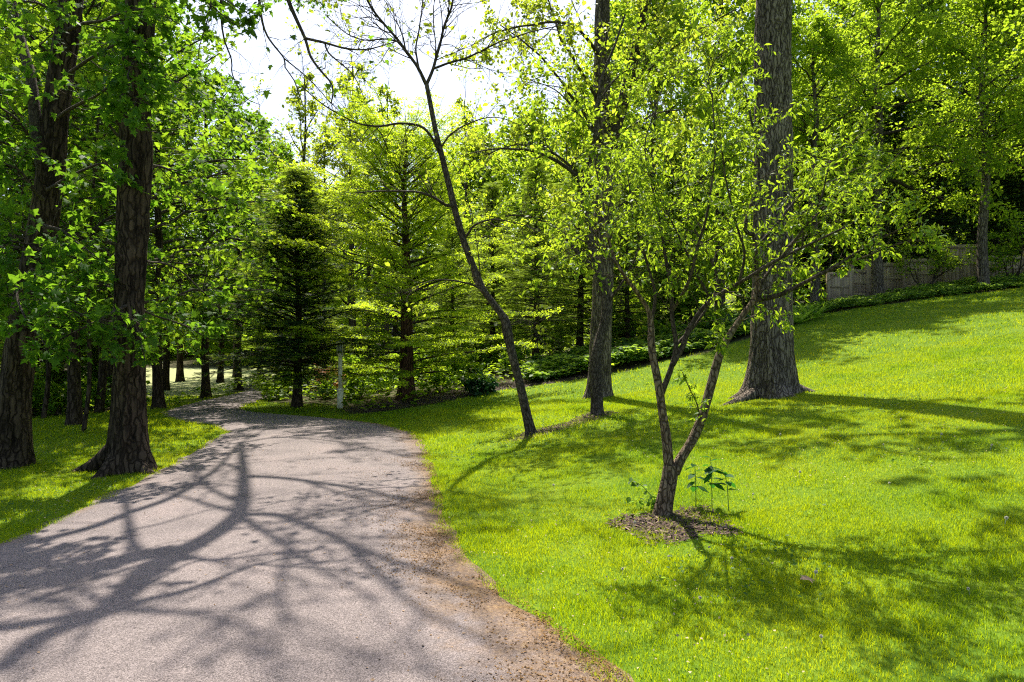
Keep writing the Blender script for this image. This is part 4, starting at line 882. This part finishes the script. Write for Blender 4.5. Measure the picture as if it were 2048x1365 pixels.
# ------------------------------------------------------------------ shrubs and low plants
def shrub(name, label, cat, loc, H, Wd, stems, n_leaf, tm, size, leafmat, bark='twig', group=None, lev=2, leaf_lev=1, bloom=None):
    t = Tree(); b = np.array(loc, float); cf = dict(wob=.25, trop=.03, kids=(2, 3), ang=(25, 65), ratio=.62, leaves=n_leaf, leaf_lev=leaf_lev, flat=.8)
    for k in range(stems):
        a = k * 2.4 + rng.uniform(-.3, .3); e = rng.uniform(.3, 1.0)
        dv = V3(math.cos(a) * e * Wd / H, math.sin(a) * e * Wd / H, 1); t.grow(b + V3(math.cos(a), math.sin(a), 0) * .06 * Wd - V3(0, 0, .03), dv, H * .5, .012 * H, lev, cf)
    root = empty(name, loc, label, cat, group); wb = MB()
    for q_ in (t.wood, t.twig):
        if q_.v: wb.add(np.vstack(q_.v), np.vstack(q_.t) if q_.t else None, np.vstack(q_.q))
    wb.build('stems', M[bark], root, True)
    v = t.leaves(tm, size, .25, 1, .04); mesh_obj('foliage', v[0], [v[1]], M[leafmat], root)
    if bloom:
        p = np.array(t.lp); p = p[rng.random(len(p)) < bloom]; v = place(T_BUNCH, p + V3(0, 0, .05), rng.normal(0, 1, p.shape), V3(0, 0, 1) + rng.normal(0, .3, p.shape), .13); mesh_obj('blossom', v[0], [v[1]], M['bloom'], root)
    return root
shrub('evergreen_shrub', 'dark glossy rounded evergreen shrub at the bed edge beside the crooked trunk', 'shrub', ray_ground(962, 788), .62, .75, 13, 4, T_OVAL, .12, 'shrub_dark', group='bed shrubs')
shrub('flowering_shrub', 'creamy flowering dogwood shrub standing before the fence', 'shrub', G(1852, 28.6), 3.1, 1.7, 6, 4, T_BUNCH, .26, 'lime_leaf', leaf_lev=0, bloom=.35, group='shrubs before the fence')
shrub('fence_shrub', 'rounded green shrub before the fence at the right border', 'shrub', G(2030, 28.2), 3.2, 1.7, 6, 4, T_BUNCH, .30, 'maple_far', leaf_lev=0, group='shrubs before the fence')
u0 = shrub('understory_shrub', 'bright leafy shrub at the woods edge behind the leaning maple', 'shrub', G(120, 15.8), 1.1, 1.2, 10, 3.5, T_OVAL, .13, 'maple_far', group='shrubs at the left woods edge')
for px, d, sc, lab in [(200, 17.2, .9, 'bright leafy shrub left of the straight big trunk'), (40, 16, 1.2, 'bright leafy shrub beside the foot of the leaning maple'), (-30, 15.5, 1.2, 'leafy shrub at the left border'), (250, 19, 1.0, 'sunlit shrub hidden behind the straight big trunk'), (150, 19, 1.3, 'taller bright shrub behind the thin crooked sapling'), (70, 19.5, 1.3, 'taller shrub behind the thin straight dark trunk')]:
    copy_tree(u0, G(px, d), rng.uniform(0, 6), sc, lab, 'shrubs at the left woods edge')
for px, d, sc, lab in [(720, 19.2, .75, 'leafy shrub right behind the white lamp post'), (650, 19.5, .6, 'low leafy shrub between the dark spruce and the lamp post'), (880, 19, .7, 'leafy shrub right of the flared reddish trunk'), (545, 19.8, .6, 'low shrub under the left side of the dark spruce'),
                       (1030, 21.5, 1.0, 'loose bright shrub behind the crooked trunk'), (760, 21, 1.0, 'leafy shrub behind the flared reddish trunk'), (930, 21.5, 1.0, 'leafy shrub behind the dark evergreen shrub'), (1330, 22.5, 1.0, 'leafy shrub behind the left stem of the small tree'), (1420, 23, 1.1, 'leafy shrub left of the thickest trunk'), (1110, 24.5, 1.6, 'tall loose shrub between the crooked trunk and the tall grey trunk'), (985, 23.5, 1.5, 'tall loose shrub just left of the crooked trunk'), (850, 22.5, 1.5, 'tall bright shrub right behind the flared reddish trunk'), (700, 22.5, 1.4, 'tall bright shrub behind the white lamp post'), (1250, 24.5, 1.6, 'tall loose shrub right of the tall grey trunk'), (580, 22, 1.1, 'bright shrub behind the bare foot of the dark spruce'), (1380, 26, 1.8, 'tall bright shrub behind the forks of the small two stem tree'), (1520, 26.5, 1.8, 'tall bright shrub hidden behind the thickest trunk'), (1590, 31, 2.1, 'tall shrub filling the gap between the thickest trunk and the gate panel')]:
    copy_tree(u0, G(px, d), rng.uniform(0, 6), sc, lab, 'shrubs in the conifer bed')
shrub('copper_shrub', 'copper brown withered shrub left of the white lamp post', 'shrub', G(655, 20.5), 1.0, .8, 9, 3, T_LANCE, .2, 'copper_leaf')
shrub('fence_shrub', 'low dark shrub right behind the thickest trunk', 'shrub', G(1470, 22.5), .8, 1.0, 11, 4, T_OVAL, .13, 'shrub_dark', group='bed shrubs')

def fern(label, loc, n, L):
    root = empty('fern_clump', loc, label, 'fern', 'ferns at the lawn edge'); b = np.array(loc, float); a = rng.uniform(0, 6.28, n)
    e = rng.uniform(.5, 1.15, n); Y = np.stack([np.cos(a) * np.cos(e), np.sin(a) * np.cos(e), np.sin(e)], 1); N_ = np.stack([-np.cos(a) * np.sin(e), -np.sin(a) * np.sin(e), np.cos(e)], 1)
    bend = tmpl_flat(12, .15); bv = bend[0].copy(); bv[:, 2] -= .35 * bv[:, 1] ** 2
    v = place((bv, bend[1]), np.repeat(b[None], n, 0) + rng.normal(0, .06, (n, 3)) * V3(1, 1, 0), Y, N_, L * rng.uniform(.7, 1.15, n))
    mesh_obj('fronds', v[0], [v[1]], M['fern_leaf'], root)
    mb = MB(); mb.lathe([(.07, -.05), (.09, 0), (.05, .06), (0.001, .08)], b, 10); mb.build('base', M['twig'], root)
for px, d, L, lab in [(1595, 22.6, .9, 'tallest yellow green fern clump just right of the thickest trunk'), (1622, 23, .75, 'yellow green fern clump nearest the low ground cover'), (1572, 23.6, .8, 'fern clump half hidden by the thickest trunk')]:
    fern(lab, G(px, d), 34, L)

def cover(name, label, poly_fn, n, size, mat, hgt, cat):
    p = poly_fn(n); z = gz(p[:, 0], p[:, 1]); h = hgt * (.35 + 1.1 * noise2(p[:, 0], p[:, 1], 1.6, 8)) * rng.uniform(.3, 1, len(p))
    pos = np.c_[p, z + h]; a = rng.uniform(0, 6.28, len(p)); Y = np.stack([np.cos(a), np.sin(a), rng.uniform(-.35, .4, len(p))], 1)
    v = place(T_OVAL, pos, Y, V3(0, 0, 1) + rng.normal(0, .3, pos.shape), size * rng.uniform(.6, 1.3, len(p)))
    o = mesh_obj(name, v[0], [v[1]], M[mat]); tag(o, label, cat, kind='stuff')
def strip(x0, x1, w0, w1=0.05):
    def f(n):
        x = rng.uniform(x0, x1, n); e = np.interp(x, EDGE[:, 0], EDGE[:, 1]); return np.stack([x, e + w1 + (w0 - w1) * rng.random(n) ** 1.3], 1)
    return f
cover('ground_cover', 'low glossy ground cover strip along the upper lawn edge before the fence', strip(10.2, 24, 3.4), 16000, .14, 'cover_leaf', .30, 'ground cover')
cover('hosta_bed', 'leafy green ground plants in the bed behind the sloping lawn', strip(.4, 8.5, 4.0, .35), 13000, .17, 'cover_leaf', .42, 'ground plants')
cover('woodland_undergrowth', 'loose green undergrowth on the woodland floor', lambda n: (lambda p: p[woods_mask(p[:, 0], p[:, 1]) & ~((p[:, 0] > 11) & (p[:, 1] < 32))])(np.stack([rng.uniform(-26, 26, n), rng.uniform(14, 42, n)], 1)), 56000, .16, 'lime_leaf', .42, 'undergrowth')

# ------------------------------------------------------------------ mulch
def mulch(name, label, poly, n, lift=.004):
    poly = np.asarray(poly, float); c = poly.mean(0); m = len(poly); mb = MB()
    rings = [np.column_stack([c + (poly - c) * f, gz(*(c + (poly - c) * f).T) + lift * (1.6 - f * 1.9)]) for f in (.02, .35, .7, .97)]
    i = np.arange(3)[:, None] * m; j = np.arange(m)[None]; j2 = (j + 1) % m
    mb.add(np.vstack(rings), None, np.stack([i + j, i + m + j, i + m + j2, i + j2], -1).reshape(-1, 4))
    lo, hi = poly.min(0), poly.max(0); p = rng.uniform(lo, hi, (n * 3, 2)); p = p[in_poly(p[:, 0], p[:, 1], poly)]; e = edge_dist(p[:, 0], p[:, 1], np.vstack([poly, poly[:1]])); p = p[rng.random(len(p)) < .18 + e / .16][:n]
    a = rng.uniform(0, 6.28, len(p)); Y = np.stack([np.cos(a), np.sin(a), rng.normal(0, .25, len(p))], 1)
    v = place((np.array([(-.16, 0, 0), (.16, 0, 0), (.12, 1, .05), (-.12, 1, .05), (0, .5, .16)]), np.array([(0, 1, 4), (1, 2, 4), (2, 3, 4), (3, 0, 4)])), np.c_[p, gz(p[:, 0], p[:, 1]) + lift + rng.uniform(0, .012, len(p))], Y, V3(0, 0, 1) + rng.normal(0, .22, (len(p), 3)), rng.uniform(.02, .06, len(p)))
    mb.add(v[0], v[1]); o = mb.build(name, M['mulch']); tag(o, label, kind='structure')
def blob(cx_, cy_, rx, ry, n=40, s=0):
    a = np.linspace(0, 2 * math.pi, n, endpoint=False); k = 1 + .6 * (noise2(np.cos(a) * 1.2, np.sin(a) * 1.2, 1.5, s + 20) - .5) + .3 * (noise2(np.cos(a) * 1.2, np.sin(a) * 1.2, 5, s + 30) - .5)
    return np.stack([cx_ + rx * k * np.cos(a), cy_ + ry * k * np.sin(a)], 1)
g1 = ray_ground(1330, 1050); MUL1 = blob(g1[0] + .05, g1[1] - .02, .60, .46, 60, s=1)
mulch('mulch_ring', 'dark bark mulch ring round the small two stem tree', MUL1, 1800)
def pxpoly(rows): return spline(np.array([ray_ground(*r) for r in rows + rows[:1]]), .15)[:-1, :2]
MUL2 = pxpoly([(1000, 890), (1040, 868), (1130, 845), (1185, 825), (1240, 826), (1200, 840), (1120, 862), (1060, 880)])
mulch('mulch_strip', 'pale bark mulch strip between the crooked tree and the slim forked tree', MUL2, 2200)
MUL3 = np.vstack([EDGE[6:9] + V3(0, -.12), EDGE[9:10] + V3(0, .1), [(2.5, 20), (-1, 19.4), (-3, 18.6), (-4.1, 17.3)]])
MUL3 = spline(np.c_[np.vstack([MUL3, MUL3[:1]]), np.zeros(len(MUL3) + 1)], .3)[:-1, :2]
mulch('mulch_bed', 'dark bark mulch bed under the feathery conifer beside the drive', MUL3, 7000, .03)

# ------------------------------------------------------------------ grass
def blades(n, d0, d1, wid, hgt, segs):
    d = np.sqrt(rng.uniform(d0 * d0, d1 * d1, n)); x = rng.uniform(-1, 1, n) * (d * .80 + .9); x = np.where(np.abs(x) > 24, 99, x); k = x < 90; x, y = x[k], d[k]
    dd = np.full(len(x), 9.0); nr = (x > -14) & (x < 3) & (y < 30); dd[nr] = drive_d(x[nr], y[nr]); k = dd > -.07 + .16 * (noise2(x, y, 6, 2) - .5) + .08 * (noise2(x, y, 23, 3) - .5)
    k &= ~woods_mask(x, y) & ~(field_mask(x, y) & (y > 22)); 
    for po, keep in ((MUL1, .08), (MUL2, .12), (MUL3, .03)):
        ip = in_poly(x, y, po)
        if ip.any():
            e = np.zeros(len(x)); e[ip] = edge_dist(x[ip], y[ip], np.vstack([po, po[:1]])); kp = keep + .26 + .9 * np.clip(1.25 - e / .20 + (noise2(x, y, 6, 9) - .5) * 2.2, 0, 1)
            k &= ~(ip & (rng.random(len(x)) > kp))
    k &= ~((noise2(x, y, 2.3, 4) < .28) & (rng.random(len(x)) < .35))
    x, y, dd = x[k], y[k], dd[k]; n = len(x); z = gz(x, y)
    tuft = noise2(x, y, 3.1, 6); h = hgt * (.45 + .9 * tuft) * rng.uniform(.55, 1.3, n) * np.where(rng.random(n) < .015, 1.9, 1)
    a = rng.uniform(0, 6.28, n); lean = rng.uniform(.1, .9, n) * h; dirx, diry = np.cos(a), np.sin(a); b = rng.uniform(0, 6.28, n); wx, wy = np.cos(b) * wid * .5, np.sin(b) * wid * .5
    sc = rng.uniform(.7, 1.3, n); wx *= sc; wy *= sc
    base = np.stack([x, y, z - .004], 1); wv = np.stack([wx, wy, 0 * wx], 1); tip = base + np.stack([dirx * lean, diry * lean, h], 1)
    if segs == 1: return np.stack([base - wv, base + wv, tip], 1), np.array([(0, 1, 2)])
    mid = base + np.stack([dirx * lean * .3, diry * lean * .3, h * .62], 1)
    return np.stack([base - wv, base + wv, mid + wv * .75, mid - wv * .75, tip], 1), np.array([(0, 1, 2), (0, 2, 3), (3, 2, 4)])
Vs, Ts, off = [], [], 0
for args in [(300000, 2.4, 6, .0034, .036, 2), (300000, 6, 10, .0050, .040, 1), (230000, 10, 16, .009, .050, 1), (150000, 16, 30, .02, .06, 1)]:
    V_, T_ = blades(*args); Vs.append(V_.reshape(-1, 3)); Ts.append(((np.arange(len(V_)) * V_.shape[1])[:, None, None] + T_[None]).reshape(-1, 3) + off); off += V_.shape[0] * V_.shape[1]
o = mesh_obj('grass', np.vstack(Vs), [np.vstack(Ts)], M['grass']); tag(o, 'short bright green lawn grass on both sides of the drive', 'grass', kind='stuff')

def scatter(name, label, p, z, tm, size, mat, cat, nrm=.3, pitch=.1):
    a = rng.uniform(0, 6.28, len(p)); Y = np.stack([np.cos(a), np.sin(a), rng.normal(0, pitch, len(p))], 1)
    v = place(tm, np.c_[p, z], Y, V3(0, 0, 1) + rng.normal(0, nrm, (len(p), 3)), size * rng.uniform(.5, 1.4, len(p))); o = mesh_obj(name, v[0], [v[1]], M[mat]); tag(o, label, cat, kind='stuff')
n = 42000; y = rng.uniform(2.6, 16, n); e = rng.gamma(1.2, .24, n); x = np.interp(y, REs[:, 1][:60], REs[:, 0][:60]) - e + .05
k = (noise2(x, y, 2.2, 12) + .5 * noise2(x, y, 7, 13) + rng.random(n) * .3 > .95) & (drive_d(x, y) < .05); p = np.stack([x, y], 1)[k]
def drive_top(p):
    l = edge_dist(p[:, 0], p[:, 1], LE); r_ = edge_dist(p[:, 0], p[:, 1], RE); return .014 + .03 * np.sin(math.pi * l / (l + r_ + 1e-6))
scatter('pollen_litter', 'ochre brown pollen tassels littering the right edge of the drive', p, drive_top(p) + .003, T_QUAD, .012, 'tassel', 'litter')
n = 2600; y = rng.uniform(2.6, 13, n); x = rng.uniform(-5.5, 1, n); k = (drive_d(x, y) < -.02) & (noise2(x, y, 1.4, 15) > .5); p = np.stack([x, y], 1)[k]
scatter('drive_litter', 'tiny brown flakes and bits strewn over the drive', p, drive_top(p) + .003, T_QUAD, .017, 'dry', 'litter')
n = 26000; y = np.sqrt(rng.uniform(9, 170, n)); x = rng.uniform(-1, 1, n) * (y * .8 + .5); k = (noise2(x, y, .8, 21) + .35 * noise2(x, y, 4, 22) > .80) & ((x > 0) | (y < 13)) & ~woods_mask(x, y); x, y = x[k], y[k]; k = drive_d(x, y) > .03; p = np.stack([x[k], y[k]], 1)
scatter('lawn_weeds', 'clover and small broad weeds mixed into the lawn', p, gz(p[:, 0], p[:, 1]) + rng.uniform(.012, .04, len(p)), T_OVAL, .028, 'cover_leaf', 'weeds', .5, .3)
n = 5000; y = np.sqrt(rng.uniform(8, 120, n)); x = rng.uniform(-1, 1, n) * (y * .8 + .5); k = (drive_d(x, y) > 0) & ~woods_mask(x, y) & (noise2(x, y, .5, 25) > .45); p = np.stack([x[k], y[k]], 1)
scatter('lawn_litter', 'pale dry flecks and petals fallen in the grass', p, gz(p[:, 0], p[:, 1]) + rng.uniform(.02, .045, len(p)), T_QUAD, .016, 'straw', 'litter', .6, .4)

# ------------------------------------------------------------------ lamp post
b = ray_ground(681, 817)
root = empty('lamp_post', b, 'cream painted square lamp post half hidden by foliage at the bend', 'lamp post'); hb = .066
mb = MB(); mb.box(b + V3(0, 0, .20), (hb, hb, .24)); mb.build('plinth', M['white_paint'], root)
mb = MB(); mb.box(b + V3(0, 0, .455), (hb + .014, hb + .014, .015)); mb.box(b + V3(0, 0, .482), (hb - .004, hb - .004, .012)); mb.build('plinth_cap', M['white_paint'], root)
mb = MB(); mb.box(b + V3(0, 0, .90), (.043, .043, .406)); mb.build('post', M['white_paint'], root)
mb = MB(); mb.box(b + V3(0, 0, 1.322), (.075, .075, .016)); mb.box(b + V3(0, 0, 1.35), (.06, .06, .012)); mb.build('collar', M['white_paint'], root)
lan = MB()
for sx in (-1, 1):
    for sy in (-1, 1): lan.box(b + V3(sx * .068, sy * .068, 1.50), (.007, .007, .138))
lan.box(b + V3(0, 0, 1.646), (.088, .088, .008)); lan.box(b + V3(0, 0, 1.371), (.08, .08, .009))
lt_ = lan.build('lantern', M['white_paint'], root)
g_ = MB(); g_.box(b + V3(0, 0, 1.505), (.058, .058, .122)); g_.build('glass', M['lamp_glass'], lt_)
g_ = MB(); g_.lathe([(.12, 1.655), (.07, 1.70), (.02, 1.735), (.018, 1.77), (.001, 1.785)], b, 4); g_.build('lantern_roof', M['white_paint'], lt_)

# ------------------------------------------------------------------ fence of weathered boards
fp = [(1703, 592, 29.6), (1733, 585, 30), (1806, 575, 30), (1888, 561, 30), (1962, 552, 29.8), (2050, 545, 29.8), (2140, 536, 29.6)]
tops = [538, 526, 518, 490, 512, 505]
b0 = G(1703, 29.6); root = empty('wooden_fence', b0, 'weathered grey board fence stepping up the slope below the trees', 'fence')
def panel(p0, p1, h, nm='panel'):
    mb = MB(); dv = (p1 - p0) * V3(1, 1, 0); L = np.linalg.norm(dv); u = dv / L; rz = math.atan2(u[1], u[0]); nb = max(3, int(L / .14)); base = min(p0[2], p1[2])
    for i in range(nb):
        c = p0 + u * L * (i + .5) / nb; zt = base + h + rng.normal(0, .006); zb = float(gz(c[0], c[1])) + .04
        mb.box(V3(c[0], c[1], (zt + zb) / 2), (L / nb * .5 - .004, .010, (zt - zb) / 2), rz)
    nrm = V3(u[1], -u[0], 0) * .028
    for z_ in (.25, h * .55, h - .12): mb.box((p0 + p1) / 2 * V3(1, 1, 0) + V3(0, 0, base + z_) + nrm, (L / 2 - .06, .017, .045), rz)
    return mb.build(nm, M['wood'], root)
pts = [G(a, d) for a, _, d in fp]
for i in range(len(pts) - 1):
    d_ = fp[i][2]; zt = CH + (HY - tops[i]) / F * d_; panel(pts[i], pts[i + 1], zt - min(pts[i][2], pts[i + 1][2]))
for i, p in enumerate(pts):
    zt = CH + (HY - tops[max(0, min(i, 5))]) / F * 30; zt = max(zt, CH + (HY - tops[max(0, i - 1)]) / F * 30) + .10
    mb = MB(); mb.box(V3(p[0], p[1], (zt + p[2] - .1) / 2), (.07, .07, (zt - p[2] + .1) / 2)); mb.box(V3(p[0], p[1], zt + .018), (.085, .085, .018)); mb.build('post', M['wood'], root)
ge = [G(1656, 28.6), G(1700, 28.8)]
panel(ge[0], ge[1], CH + (HY - 545) / F * 28.7 - min(ge[0][2], ge[1][2]), 'gate_panel')['label'] = 'pale short end panel nearest the lawn'
for p in ge:
    zt = CH + (HY - 540) / F * 28.7; mb = MB(); mb.box(V3(p[0], p[1], (zt + p[2] - .1) / 2), (.06, .06, (zt - p[2] + .1) / 2)); mb.build('post', M['wood'], root)

# ------------------------------------------------------------------ small things on the lawn and drive
def stalk(label, px, py, h, bend, nl):
    b = ray_ground(px, py); root = empty('broadleaf_seedling', b, label, 'plant', 'stalked seedlings beside the small tree')
    c = spline([b - V3(0, 0, .02), b + V3(bend * .1, 0, h * .5), b + V3(bend * .4, 0, h * .85), b + V3(bend, -.02, h)], .03); mb = MB(); mb.tube(c, np.linspace(.005, .0025, len(c)), 6); mb.build('stem', M['stem'], root, True)
    m = len(c); i = np.linspace(m * .5, m - 1, nl).astype(int); a = np.arange(nl) * 2.2 + rng.uniform(0, 6); e = rng.uniform(-.5, .25, nl)
    Y = np.stack([np.cos(a), np.sin(a), e], 1); v = place(tmpl_oval(.22, .04, .22), c[i], Y, V3(0, 0, 1) + rng.normal(0, .15, (nl, 3)), rng.uniform(.11, .16, nl)); mesh_obj('leaves', v[0], [v[1]], M['stalk_leaf'], root)
stalk('dark leaved single stalk nearest the small two stem tree', 1392, 1020, .40, -.02, 9)
stalk('tallest of the three dark leaved stalks, in the middle', 1424, 1018, .46, -.02, 14)
stalk('dark leaved stalk bending right, farthest from the small tree', 1457, 1025, .37, -.08, 8)
b = ray_ground(1312, 1022); t = Tree(); c, r = t.limb([b, b + V3(-.06, 0, .14), b + V3(-.16, -.02, .24), b + V3(-.25, -.03, .26)], .005, .002, 5, .03)
t.lp += [p for p in c[2:] for _ in (0, 1)]; t.ld += [V3(-.4, s_, -.1) for p in c[2:] for s_ in (-1, 1)]
for k in range(40): t.lp.append(b + V3(rng.normal(-.08, .08), rng.normal(0, .05), rng.uniform(.03, .12))); t.ld.append(rv())
root = empty('leafy_shoot', b, 'pale arching leafy shoot left of the small tree foot', 'plant'); v = t.leaves(T_OVAL, .055, .2, 1, .006); mesh_obj('leaves', v[0], [v[1]], M['cover_leaf'], root)
wb = MB(); wb.tube(c, r, 5); wb.build('stem', M['stem'], root)

# dandelion clocks
def dandelion():
    mb = MB(); mb.tube([V3(0, 0, -.02), V3(.004, 0, .04), V3(.0, .004, .075)], .0018, 5); n = 70
    u = unit(rng.normal(0, 1, (n, 3))); v = place((np.array([(-.10, 0, 0), (.10, 0, 0), (.30, 1, 0), (-.30, 1, 0)]), np.array([(0, 1, 2), (0, 2, 3)])), np.zeros((n, 3)) + V3(0, .004, .08), u, rng.normal(0, 1, (n, 3)), .015); mb.add(v[0], v[1])
    return mb.build('dandelion', M['puff'])
dl = [(1630, 1168), (1340, 1128), (1418, 1108), (1245, 1155), (1643, 1295), (1460, 1135), (1400, 1215), (1110, 985), (1590, 745), (1640, 768), (1690, 770), (1730, 800), (1980, 905), (1880, 880), (1770, 900), (1560, 880), (1505, 1000), (1265, 1062), (1940, 1195), (1950, 745), (1870, 740), (1800, 850), (1780, 980), (1600, 960), (2010, 1060)]
d_0 = None
for k, (px, py) in enumerate(dl):
    g = ray_ground(px, py)
    if d_0 is None: d_0 = o = dandelion()
    else: o = d_0.copy(); C.objects.link(o)
    o.location = g.tolist(); o.rotation_euler = (rng.normal(0, .15), rng.normal(0, .15), rng.uniform(0, 6)); s_ = rng.uniform(.55, .9); o.scale = (s_, s_, s_)
    tag(o, 'white fluffy dandelion clock standing in the right lawn', 'dandelion', 'dandelion clocks in the lawn')
def flat_leaf(name, label, px, py, size, mat, tm=T_MAPLE, lift=.05):
    g = ray_ground(px, py); v = place(tm, np.array([[0, 0, 0.0]]), np.array([[rng.normal(), rng.normal(), .1]]), np.array([[.1, -.2, 1.0]]), size); o = mesh_obj(name, v[0], [v[1]], M[mat])
    o.location = (g + V3(0, 0, lift)).tolist(); tag(o, label, 'leaf')
flat_leaf('fallen_leaf', 'green leaf fallen on the middle of the drive', 434, 1190, .075, 'lime_leaf')
flat_leaf('fallen_leaf', 'green leaf fallen on the left part of the drive', 266, 1068, .09, 'maple_far')
flat_leaf('dry_leaf', 'curled brown dead leaf lying on the right lawn', 1620, 1176, .10, 'dry', T_MAPLE, .045)
def stick(label, p, q, r, mat, name='fallen_twig', lift=.05):
    a, b_ = ray_ground(*p), ray_ground(*q); mb = MB(); c = spline([a, (a + b_) / 2 + V3(.01, .015, .004), b_], .03) + V3(0, 0, lift); mb.tube(c, np.linspace(r, r * .6, len(c)), 5); o = mb.build(name, M[mat], None, True); tag(o, label, 'twig')
stick('long thin twig lying on the left part of the drive', (108, 1140), (160, 1131), .006, 'twig', lift=.035)
stick('short dark twig lying near the middle of the drive', (470, 1084), (482, 1081), .006, 'twig', lift=.045)
